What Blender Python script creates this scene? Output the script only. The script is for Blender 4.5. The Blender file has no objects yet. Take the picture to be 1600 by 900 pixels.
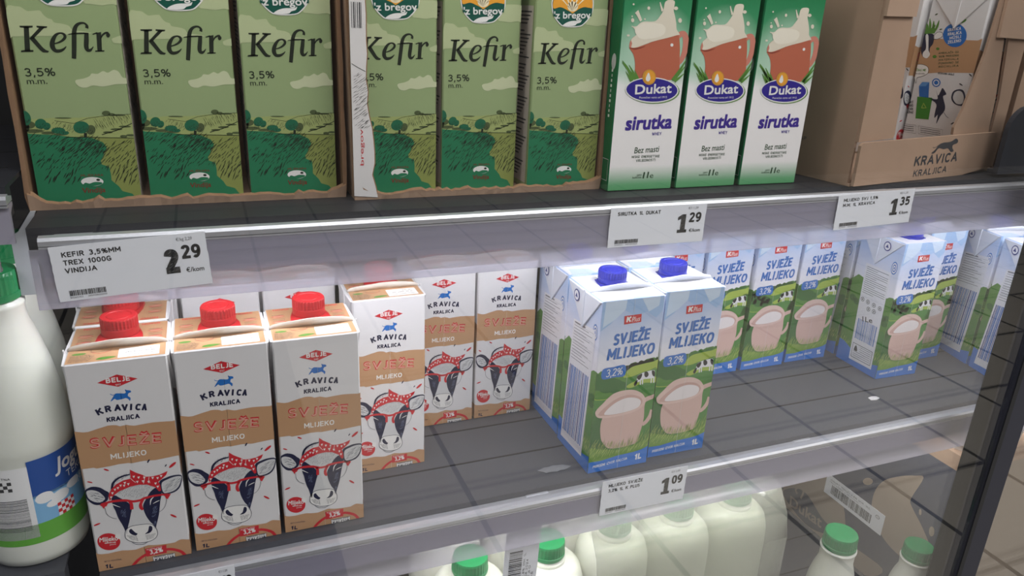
import bpy, math, random
from mathutils import Vector, Matrix
from math import sin, cos, pi, radians
C = bpy.context.scene.collection
SC = bpy.context.scene

# ------------------------------------------------------------------ camera
def look(pitch, yaw, roll):
    p, y, r = radians(pitch), radians(yaw), radians(roll)
    fw = Vector((sin(y)*cos(p), cos(y)*cos(p), -sin(p)))
    rt = Vector((cos(y), -sin(y), 0)); up = rt.cross(fw)
    r2 = rt*cos(r)+up*sin(r); u2 = -rt*sin(r)+up*cos(r)
    return Matrix((r2, u2, -fw)).transposed()
cam = bpy.data.cameras.new('camera'); co = bpy.data.objects.new('camera', cam); C.objects.link(co)
co.matrix_world = Matrix.Translation((0.11527, -0.58886, 0.46124)) @ look(20.2767, 22.5806, 2.7460).to_4x4()
cam.sensor_width = 36; cam.lens = 36*1176.7/1600; cam.clip_start = .01
SC.camera = co
# ------------------------------------------------------------------ world, lights, exposure
w = bpy.data.worlds.new('world'); SC.world = w; w.use_nodes = True
w.node_tree.nodes['Background'].inputs[0].default_value = (.80, .84, .90, 1)
w.node_tree.nodes['Background'].inputs[1].default_value = .34
def area(name, loc, target, sx, sy, power, col):
    l = bpy.data.lights.new(name, 'AREA'); l.shape = 'RECTANGLE'; l.size = sx; l.size_y = sy
    l.energy = power; l.color = col
    o = bpy.data.objects.new(name, l); C.objects.link(o); o.location = loc
    o.rotation_euler = (Vector(target)-Vector(loc)).to_track_quat('-Z', 'Y').to_euler()
    return o
area('aisle_ceiling_light', (.9, -1.5, 1.75), (.7, -.9, 0), 2.6, .7, 46, (.985, .99, 1))
area('aisle_ceiling_light', (3.4, -2.6, 1.9), (3.2, -1.6, -1), 2.6, .9, 66, (1, .98, .95))
area('shelf_led_light', (.62, .030, .2815), (.62, .085, .12), 1.22, .016, 2.15, (.92, .93, 1))
area('shelf_led_light', (.62, .034, -.0215), (.62, .10, -.2), 1.22, .016, 2.0, (1, .98, .95))
area('shelf_led_light', (.62, .00, .66), (.62, .07, .42), 1.5, .02, 1.6, (1, .99, .95))
area('shelf_led_light', (-.30, .035, .290), (-.30, .10, .1), .5, .016, .3, (.95, .98, 1))
SC.view_settings.view_transform = 'Standard'; SC.view_settings.look = 'None'
SC.view_settings.gamma = 1; SC.view_settings.exposure = 0; SC.view_settings.use_curve_mapping = False
SC.cycles.transparent_max_bounces = 24

# ------------------------------------------------------------------ materials
def lin(c):
    return tuple((v/255/12.92 if v/255 <= .04045 else ((v/255+.055)/1.055)**2.4) for v in c)+(1,)
def new_mat(name):
    m = bpy.data.materials.new(name); m.use_nodes = True
    nt = m.node_tree; return m, nt, nt.nodes['Principled BSDF']
MATS = {}
def mat(name, rgb, rough=.42, metal=0, spec=.4, noise=0, nscale=60, bump=0):
    if name in MATS: return MATS[name]
    m, nt, b = new_mat(name); N = nt.nodes; Lk = nt.links.new
    c = lin(rgb); b.inputs['Base Color'].default_value = c
    b.inputs['Roughness'].default_value = rough; b.inputs['Metallic'].default_value = metal
    b.inputs['Specular IOR Level'].default_value = spec
    if noise or bump:
        tc = N.new('ShaderNodeTexCoord'); nz = N.new('ShaderNodeTexNoise'); nz.inputs['Scale'].default_value = nscale
        nz.inputs['Detail'].default_value = 5; Lk(tc.outputs['Object'], nz.inputs['Vector'])
        if noise:
            mx = N.new('ShaderNodeMix'); mx.data_type = 'RGBA'; Lk(nz.outputs['Fac'], mx.inputs['Factor'])
            mx.inputs['A'].default_value = tuple(v*(1-noise) for v in c[:3])+(1,)
            mx.inputs['B'].default_value = tuple(min(1, v*(1+noise)) for v in c[:3])+(1,)
            Lk(mx.outputs['Result'], b.inputs['Base Color'])
        if bump:
            bp = N.new('ShaderNodeBump'); bp.inputs['Strength'].default_value = bump; bp.inputs['Distance'].default_value = .002
            Lk(nz.outputs['Fac'], bp.inputs['Height']); Lk(bp.outputs['Normal'], b.inputs['Normal'])
    MATS[name] = m; return m
def ramp_mat(name, stops, axis=2, rough=.4, wob=.0, radial=None):
    """printed colour bands along one axis of the pack (metres), optionally a paler round field"""
    if name in MATS: return MATS[name]
    m, nt, b = new_mat(name); N = nt.nodes; Lk = nt.links.new
    tc = N.new('ShaderNodeTexCoord'); sp = N.new('ShaderNodeSeparateXYZ'); Lk(tc.outputs['Object'], sp.inputs[0])
    v = sp.outputs[axis]
    if wob:
        nz = N.new('ShaderNodeTexNoise'); nz.inputs['Scale'].default_value = 30; nz.inputs['Detail'].default_value = 3
        Lk(tc.outputs['Object'], nz.inputs['Vector'])
        ma = N.new('ShaderNodeMath'); ma.operation = 'MULTIPLY_ADD'; ma.inputs[1].default_value = wob
        Lk(nz.outputs['Fac'], ma.inputs[0]); Lk(v, ma.inputs[2]); v = ma.outputs[0]
    lo, hi = stops[0][0], stops[-1][0]
    mr = N.new('ShaderNodeMapRange'); mr.inputs['From Min'].default_value = lo; mr.inputs['From Max'].default_value = hi
    Lk(v, mr.inputs['Value'])
    rp = N.new('ShaderNodeValToRGB'); Lk(mr.outputs[0], rp.inputs[0]); e = rp.color_ramp.elements
    while len(e) < len(stops): e.new(.5)
    for k, (z, c) in enumerate(stops):
        e[k].position = (z-lo)/(hi-lo); e[k].color = lin(c)
    out = rp.outputs[0]
    if radial:
        (cx, cz, r0, r1, col) = radial
        vm = N.new('ShaderNodeVectorMath'); vm.operation = 'SUBTRACT'; vm.inputs[1].default_value = (cx, 0, cz)
        Lk(tc.outputs['Object'], vm.inputs[0])
        ln = N.new('ShaderNodeVectorMath'); ln.operation = 'LENGTH'; Lk(vm.outputs[0], ln.inputs[0])
        m2 = N.new('ShaderNodeMapRange'); m2.inputs['From Min'].default_value = r0; m2.inputs['From Max'].default_value = r1
        m2.inputs['To Min'].default_value = 1; m2.inputs['To Max'].default_value = 0
        Lk(ln.outputs['Value'], m2.inputs['Value'])
        mx = N.new('ShaderNodeMix'); mx.data_type = 'RGBA'; Lk(m2.outputs[0], mx.inputs['Factor'])
        Lk(out, mx.inputs['A']); mx.inputs['B'].default_value = lin(col); out = mx.outputs['Result']
    Lk(out, b.inputs['Base Color']); b.inputs['Roughness'].default_value = rough
    MATS[name] = m; return m
def clear_mat(name, tint, body, body_fac, rough=.02, ior=1.5):
    """clear sheet: transparent with fresnel reflection, optionally a share of milky body"""
    m, nt, b = new_mat(name); N = nt.nodes; Lk = nt.links.new
    tr = N.new('ShaderNodeBsdfTransparent'); tr.inputs[0].default_value = lin(tint)
    gl = N.new('ShaderNodeBsdfGlossy'); gl.inputs['Roughness'].default_value = rough
    fr = N.new('ShaderNodeFresnel')
    geo = N.new('ShaderNodeNewGeometry'); mi = N.new('ShaderNodeMath'); mi.operation = 'MULTIPLY_ADD'
    mi.inputs[1].default_value = 1/ior-ior; mi.inputs[2].default_value = ior
    Lk(geo.outputs['Backfacing'], mi.inputs[0]); Lk(mi.outputs[0], fr.inputs[0])   # both sides of a thin sheet reflect alike
    mx = N.new('ShaderNodeMixShader'); Lk(fr.outputs[0], mx.inputs[0])
    base = tr.outputs[0]
    if body_fac:
        df = N.new('ShaderNodeBsdfDiffuse'); df.inputs[0].default_value = lin(body)
        tl = N.new('ShaderNodeBsdfTranslucent'); tl.inputs[0].default_value = lin(body)
        ad = N.new('ShaderNodeMixShader'); ad.inputs[0].default_value = .5; Lk(df.outputs[0], ad.inputs[1]); Lk(tl.outputs[0], ad.inputs[2])
        mb = N.new('ShaderNodeMixShader'); mb.inputs[0].default_value = body_fac
        Lk(tr.outputs[0], mb.inputs[1]); Lk(ad.outputs[0], mb.inputs[2]); base = mb.outputs[0]
    Lk(base, mx.inputs[1]); Lk(gl.outputs[0], mx.inputs[2])
    Lk(mx.outputs[0], N['Material Output'].inputs[0]); N.remove(b)
    MATS[name] = m; return m

INK = dict(white=(238,236,232), kraft=(192,150,112), red=(205,42,52), navy=(34,36,66), blue=(35,110,190), grey=(120,120,125),
  lightgrey=(214,214,214), pink=(214,160,140), slate=(110,120,150), ink=(70,70,72), navyblue=(40,50,130), textblue=(58,112,188),
  boxblue=(62,118,196), skyblue2=(165,195,232), palesky=(205,222,240), hillgreen=(92,142,66), limegreen=(168,190,84),
  midgreen=(82,138,70), treegreen=(62,112,58), darkgreen=(66,112,64), black=(40,40,42), jug=(216,182,172), jugrim=(226,196,186),
  juginner=(206,170,160), milk=(236,228,228), grassgreen=(112,150,62), grasslight=(186,200,110), bandblue=(60,122,205),
  kred=(205,45,48), offwhite=(232,232,236), cloud1=(186,196,152), cloud2=(202,208,170), kink=(38,44,34), field=(164,176,112),
  olive=(142,152,84), teal=(44,124,86), treegreen2=(38,106,76), olivedark=(84,96,62), maroon=(128,54,44), badge=(16,84,70),
  orange=(236,164,54), cream=(246,232,196), orangedark=(206,150,60), paper=(200,190,180), mug=(190,104,78), mugpink=(208,132,114),
  mugdark=(140,64,48), splash=(228,218,198), splash2=(240,232,214), leaf=(92,140,58), logogreen=(112,150,84), logoblue=(48,36,140),
  sirutka=(66,46,144), bez=(58,84,60), navy2=(42,44,66), blob=(40,110,190), binblue=(46,110,186), binlight=(96,150,210),
  bingreen=(70,140,50), taupe=(168,152,136), navygrey=(66,70,88))
def ink(n): return mat('print_'+n, INK[n], .38)

# ------------------------------------------------------------------ mesh builder
_txt = {}
def text_mesh(s, off):
    k = (s, off)
    if k in _txt: return _txt[k]
    def ev(t):
        c = bpy.data.curves.new('t', 'FONT'); c.body = t; c.offset = off; c.resolution_u = 3
        o = bpy.data.objects.new('t', c); C.objects.link(o)
        dg = bpy.context.evaluated_depsgraph_get(); me = bpy.data.meshes.new_from_object(o.evaluated_get(dg))
        r = ([(v.co.x, v.co.y) for v in me.vertices], [tuple(p.vertices) for p in me.polygons])
        bpy.data.objects.remove(o); bpy.data.curves.remove(c); bpy.data.meshes.remove(me); return r
    hv, _ = ev('H'); ch = max(y for x, y in hv)
    vs, fs = ev(s); x0 = min(x for x, y in vs); x1 = max(x for x, y in vs)
    r = ([((x-x0)/(x1-x0), y/ch) for x, y in vs], fs); _txt[k] = r; return r

GL = {}
def _g(s):
    for ln in s.strip().split('\n'):
        k, wd, body = ln.split(None, 2); st = []
        for part in body.split('|'):
            t = part.strip(); cv = t[0] == '~'; n = [float(v)/100 for v in t.lstrip('~').split()]
            st.append((cv, list(zip(n[::2], n[1::2]))))
        GL[k] = (float(wd)/100, st)
_g("""A 72 0 0 36 100|36 100 72 0|14 32 58 32
B 56 0 0 0 100|~0 100 30 100 48 92 50 76 44 60 30 54 0 54|~30 54 50 48 56 28 50 8 32 0 0 0
C 60 ~60 84 46 98 28 100 10 90 1 68 0 50 1 32 10 10 28 0 46 2 60 16
D 60 0 0 0 100|~0 100 26 100 50 90 60 68 60 32 50 10 26 0 0 0
E 48 0 0 0 100|0 100 48 100|0 52 42 52|0 0 48 0
F 46 0 0 0 100|0 100 46 100|0 52 40 52
G 62 ~60 84 46 98 28 100 10 90 1 68 0 50 1 32 10 10 28 0 46 2 62 14|62 14 62 48|36 48 62 48
H 58 0 0 0 100|58 0 58 100|0 52 58 52
I 6 3 0 3 100
J 36 36 100 36 26|~36 26 34 9 23 1 12 2 7 9
K 58 0 0 0 100|56 100 4 46|22 62 58 0
L 44 0 0 0 100|0 0 44 0
M 76 0 0 0 100|0 100 38 30|38 30 76 100|76 100 76 0
N 60 0 0 0 100|0 100 60 0|60 0 60 100
O 66 ~33 100 10 90 0 62 0 38 10 10 33 0 56 10 66 38 66 62 56 90 33 100
P 54 0 0 0 100|~0 100 32 100 50 92 54 74 50 56 32 48 0 48
Q 66 ~33 100 10 90 0 62 0 38 10 10 33 0 56 10 66 38 66 62 56 90 33 100|40 20 66 -6
R 56 0 0 0 100|~0 100 32 100 50 92 54 76 50 58 32 50 0 50|28 50 56 0
S 52 ~50 84 40 97 26 100 8 94 3 76 10 60 28 52 46 42 51 26 46 8 26 0 10 3 0 16
T 58 29 0 29 100|0 100 58 100
U 58 0 100 0 28|58 100 58 28|~0 28 4 8 16 0 29 -1 42 0 54 8 58 28
V 66 0 100 33 0|33 0 66 100
W 92 0 100 23 0|23 0 46 80|46 80 69 0|69 0 92 100
X 60 0 0 60 100|0 100 60 0
Y 60 0 100 30 46|60 100 30 46|30 46 30 0
Z 54 0 100 54 100|54 100 0 0|0 0 54 0
0 52 ~26 100 8 90 0 60 0 40 8 10 26 0 44 10 52 40 52 60 44 90 26 100
1 26 20 0 20 100|20 100 0 80
2 50 ~2 78 8 94 24 100 42 94 48 76 40 56 20 30 0 0|0 0 50 0
3 50 ~2 86 12 98 26 100 42 94 47 76 40 58 20 53|~20 53 42 48 50 28 44 8 26 0 10 2 0 14
4 54 42 0 42 100|42 100 0 28|0 28 54 28
5 50 46 100 8 100|8 100 4 54|~4 54 22 62 42 54 50 32 44 10 26 0 10 2 0 14
6 52 ~46 90 34 100 20 96 6 76 0 40 6 10 26 0 46 10 52 32 44 54 26 60 8 50 1 34
7 50 0 100 50 100|50 100 18 0
8 52 ~26 54 8 62 4 78 10 94 26 100 42 94 48 78 44 62 26 54 6 44 0 26 8 6 26 0 44 6 52 26 46 44 26 54
9 52 ~6 10 18 0 32 4 46 24 52 60 46 90 26 100 6 90 0 68 8 46 26 40 44 50 51 66
% 84 ~16 100 2 90 0 76 2 60 16 50 30 60 32 76 30 90 16 100|~68 50 54 40 52 26 54 10 68 0 82 10 84 26 82 40 68 50|66 100 18 0
. 6 3 0 3 4
, 8 6 4 2 -18
: 6 3 10 3 14|3 62 3 66
/ 40 0 -10 40 106
- 30 0 42 30 42
€ 60 ~60 86 46 98 30 100 16 88 10 66 10 34 16 12 30 0 46 2 60 14|0 60 46 60|0 42 42 42""")
for k, base in (('Ž', 'Z'), ('Č', 'C'), ('Š', 'S')): GL[k] = (GL[base][0], GL[base][1]+[(False, [(.30*GL[base][0]/.54-.04, 1.26), (.27, 1.14)][::-1]), (False, [(.12, 1.28), (.27, 1.14)]), (False, [(.42, 1.28), (.27, 1.14)])][1:] if 0 else GL[base][1]+[(False, [(.10, 1.30), (.27, 1.16)]), (False, [(.44, 1.30), (.27, 1.16)])])
GL['Ć'] = (GL['C'][0], GL['C'][1]+[(False, [(.26, 1.14), (.42, 1.30)])]); GL['Ü'] = (GL['U'][0], GL['U'][1]+[(False, [(.14, 1.2), (.14, 1.24)]), (False, [(.44, 1.2), (.44, 1.24)])])
def spline(pts, closed, n=4):
    P = [Vector(p) for p in pts]; out = []; L = len(P)
    for i in range(L if closed else L-1):
        if closed: a, b, c, d = P[i-1], P[i], P[(i+1) % L], P[(i+2) % L]
        else: a, b, c, d = P[max(i-1, 0)], P[i], P[i+1], P[min(i+2, L-1)]
        for k in range(n):
            t = k/n
            out.append(.5*(2*b+(c-a)*t+(2*a-5*b+4*c-d)*t*t+(3*b-a-3*c+d)*t**3))
    if not closed: out.append(P[-1])
    return out
def inside(p, poly):
    x, y = p; r = False; j = len(poly)-1
    for i in range(len(poly)):
        if (poly[i][1] > y) != (poly[j][1] > y) and x < (poly[j][0]-poly[i][0])*(y-poly[i][1])/(poly[j][1]-poly[i][1])+poly[i][0]: r = not r
        j = i
    return r
class MB:
    def __init__(s): s.v = []; s.f = []; s.m = []; s.sm = []; s.mats = []
    def mi(s, m):
        if m not in s.mats: s.mats.append(m)
        return s.mats.index(m)
    def add(s, vs, fs, m, smooth=False):
        b = len(s.v); s.v += [tuple(x) for x in vs]; k = s.mi(m)
        for f in fs: s.f.append(tuple(b+i for i in f)); s.m.append(k); s.sm.append(smooth)
    def box(s, x0, x1, y0, y1, z0, z1, m, T=None):
        vs = [Vector((x, y, z)) for x in (x0, x1) for y in (y0, y1) for z in (z0, z1)]
        if T: vs = [T @ v for v in vs]
        s.add(vs, [(0,1,3,2),(4,6,7,5),(0,4,5,1),(2,3,7,6),(0,2,6,4),(1,5,7,3)], m)
    def rbox(s, x0, x1, y0, y1, z0, z1, r, m):
        """box with chamfered vertical and horizontal edges"""
        def ring(i, z): return [(x0+i+r, y0+i, z), (x1-i-r, y0+i, z), (x1-i, y0+i+r, z), (x1-i, y1-i-r, z), (x1-i-r, y1-i, z), (x0+i+r, y1-i, z), (x0+i, y1-i-r, z), (x0+i, y0+i+r, z)]
        vs = ring(r*.7, z0)+ring(0, z0+r)+ring(0, z1-r)+ring(r*.7, z1)
        fs = [tuple(range(7, -1, -1)), tuple(range(24, 32))]
        for k in range(3):
            for i in range(8): j = (i+1) % 8; fs.append((k*8+i, k*8+j, k*8+8+j, k*8+8+i))
        s.add(vs, fs, m)
    def prism(s, pts, ax, a0, a1, m):
        """closed 2D outline extruded along axis ax"""
        def mk(p, a): return {'x': (a, p[0], p[1]), 'y': (p[0], a, p[1]), 'z': (p[0], p[1], a)}[ax]
        n = len(pts); vs = [mk(p, a0) for p in pts]+[mk(p, a1) for p in pts]
        fs = [tuple(range(n-1, -1, -1)), tuple(range(n, 2*n))]+[(i, (i+1) % n, n+(i+1) % n, n+i) for i in range(n)]
        s.add(vs, fs, m)
    def lathe(s, prof, m, cx=0, cy=0, n=40, smooth=True, knurl=None):
        vs = []; fs = []
        for k, (r, z) in enumerate(prof):
            for i in range(n):
                a = 2*pi*i/n; rr = r
                if knurl and knurl[0] <= k <= knurl[1] and i % 2: rr = r-knurl[2]
                vs.append((cx+rr*cos(a), cy+rr*sin(a), z))
        for k in range(len(prof)-1):
            for i in range(n):
                j = (i+1) % n; fs.append((k*n+i, k*n+j, (k+1)*n+j, (k+1)*n+i))
        s.add(vs, fs, m, smooth and not knurl)
        s.add(vs[-n:], [tuple(range(n))], m); s.add(vs[:n], [tuple(range(n-1, -1, -1))], m)
    def build(s, name, parent=None, loc=None):
        me = bpy.data.meshes.new(name); me.from_pydata(s.v, [], s.f)
        for m in s.mats: me.materials.append(m)
        me.polygons.foreach_set('material_index', s.m); me.polygons.foreach_set('use_smooth', s.sm); me.update()
        o = bpy.data.objects.new(name, me); C.objects.link(o)
        if parent: o.parent = parent
        if loc: o.location = loc
        return o
class Face:
    """draws flat print (mm) on one face of a pack; each layer of ink lies a hair above the last"""
    def __init__(s, mb, o, U, V, W, H, cyl=None):
        s.mb = mb; s.o = Vector(o); s.U = Vector(U); s.V = Vector(V); s.N = s.U.cross(s.V); s.W = W; s.H = H; s.cyl = cyl
    def pt(s, u, v, l):
        e = .00008+.00005*l
        if s.cyl:
            cx, cy, r, a0 = s.cyl; a = a0+u/1000/r
            return (cx+(r+e)*cos(a), cy+(r+e)*sin(a), s.o.z+v/1000)
        return s.o+s.U*(u/1000)+s.V*(v/1000)+s.N*e
    def cl(s, p): return (min(max(p[0], .0), s.W), min(max(p[1], .0), s.H))
    def poly(s, col, l, pts, smooth=0):
        P = spline(pts, True) if smooth else pts
        P = [s.cl(p) for p in P]
        Q = [p for i, p in enumerate(P) if (Vector(p)-Vector(P[i-1])).length > 1e-3]
        if len(Q) < 3: return
        if s.cyl: Q2 = []
        a = sum(Q[i-1][0]*Q[i][1]-Q[i][0]*Q[i-1][1] for i in range(len(Q)))
        if a < 0: Q = Q[::-1]
        s.mb.add([s.pt(*p, l) for p in Q], [tuple(range(len(Q)))], ink(col))
    def line(s, col, l, pts, ws, smooth=1):
        n = len(pts); P3 = [(p[0], p[1], ws[min(i, len(ws)-1)] if len(ws) > 1 else ws[0]) for i, p in enumerate(pts)]
        P = spline(P3, False) if smooth and n > 2 else [Vector(p) for p in P3]
        vs = []
        for i, p in enumerate(P):
            t = (P[min(i+1, len(P)-1)]-P[max(i-1, 0)]); t = Vector((t.x, t.y)); t = t.normalized() if t.length else Vector((1, 0))
            nn = Vector((-t.y, t.x))*p.z/2
            for sg in (-1, 1): vs.append(s.pt(*s.cl((p.x+sg*nn.x, p.y+sg*nn.y)), l))
        s.mb.add(vs, [(2*i, 2*i+2, 2*i+3, 2*i+1) for i in range(len(P)-1)], ink(col))
    def ell(s, col, l, c, a, b):
        s.poly(col, l, [(c[0]+a[0]*cos(t)+b[0]*sin(t), c[1]+a[1]*cos(t)+b[1]*sin(t)) for t in [2*pi*k/28 for k in range(28)]])
    def text(s, col, l, t, p0, p1, h, off=0, sh=0):
        d = Vector(p1)-Vector(p0); w = d.length
        if w < .01: return
        d /= w; n = Vector((-d.y, d.x))
        if all(ch == ' ' or ch in GL for ch in t):
            wt = h*(.125+off*1.9); gap = .13+1.1*wt/h; tot = 0; xs = []
            for ch in t:
                if ch == 'J' and tot: tot -= .08
                xs.append(tot); tot += (.36 if ch == ' ' else GL[ch][0])+gap
            tot -= gap; kx = (w-wt)/max(tot, .01); hh = h-wt
            def mp(x, y): 
                yy = wt/2+y*hh; return Vector(p0)+d*(wt/2+x*kx+sh*yy)+n*yy
            for ch, x0 in zip(t, xs):
                if ch == ' ': continue
                for si, (cv, pts) in enumerate(GL[ch][1]):
                    P = [mp(x0+x, y) for x, y in pts]
                    if not cv:
                        e = (P[-1]-P[0]); e = e.normalized()*wt*.42 if e.length > 1e-6 else Vector((wt*.4, 0))
                        P = [P[0]-e, P[-1]+e]
                    s.line(col, l+.12*(si % 5), P, [wt], cv)
            return
        vs, fs = text_mesh(t, 0); b = max(0, off)*h*.62
        for ci, (bx_, by_) in enumerate(((0, 0),) if b < .01*h else ((-b, -b), (b, -b), (-b, b), (b, b), (0, 0))):
            out = []
            for x, y in vs:
                q = Vector(p0)+d*(b+x*(w-2*b)+sh*y*h+bx_)+n*(y*(h-b)+by_); out.append(s.pt(*s.cl(q), l+.15*ci))
            s.mb.add(out, fs, ink(col))
    def hatch(s, col, l, pts, ang, sp, ln, wd, seed):
        rnd = random.Random(seed); a = radians(ang); d = Vector((cos(a), sin(a)))
        xs = [p[0] for p in pts]; ys = [p[1] for p in pts]; v = min(ys); row = 0
        while v < max(ys):
            u = min(xs)+(row % 2)*sp/2
            while u < max(xs):
                p = Vector((u+rnd.uniform(-.35, .35)*sp, v+rnd.uniform(-.4, .4)*ln))
                if inside(p, pts):
                    q = p+d*ln*rnd.uniform(.5, 1.1)+Vector((rnd.uniform(-.1, .1), rnd.uniform(-.1, .1)))*ln
                    s.line(col, l, [p, (p+q)/2, q], [wd*.3, wd*rnd.uniform(.7, 1.2), wd*.25], 0)
                u += sp
            v += ln*.75; row += 1
    def art(s, A, skip=()):
        for o in A:
            k = o[0]
            if k == 'P': s.poly(o[1], o[2], o[4], o[3])
            elif k == 'L': s.line(o[1], o[2], o[4], o[5], o[3])
            elif k == 'E': s.ell(*o[1:])
            elif k == 'T': s.text(*o[1:])
            elif k == 'H': s.hatch(*o[1:])
def empty(name, loc=(0, 0, 0), rz=0):
    o = bpy.data.objects.new(name, None); C.objects.link(o); o.location = loc; o.rotation_euler = (0, 0, rz)
    o.empty_display_size = .02; return o
def tag(o, label=None, cat=None, group=None, kind=None):
    for k, v in (('label', label), ('category', cat), ('group', group), ('kind', kind)):
        if v: o[k] = v
    return o
def dup(root, loc, rz=0, label=None, group=None):
    r = root.copy(); C.objects.link(r); r.location = loc; r.rotation_euler = (0, 0, rz)
    if label: r['label'] = label
    if group: r['group'] = group
    for ch in root.children:
        c = ch.copy(); C.objects.link(c); c.parent = r
        for g in ch.children:
            d = g.copy(); C.objects.link(d); d.parent = c
    return r

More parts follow.
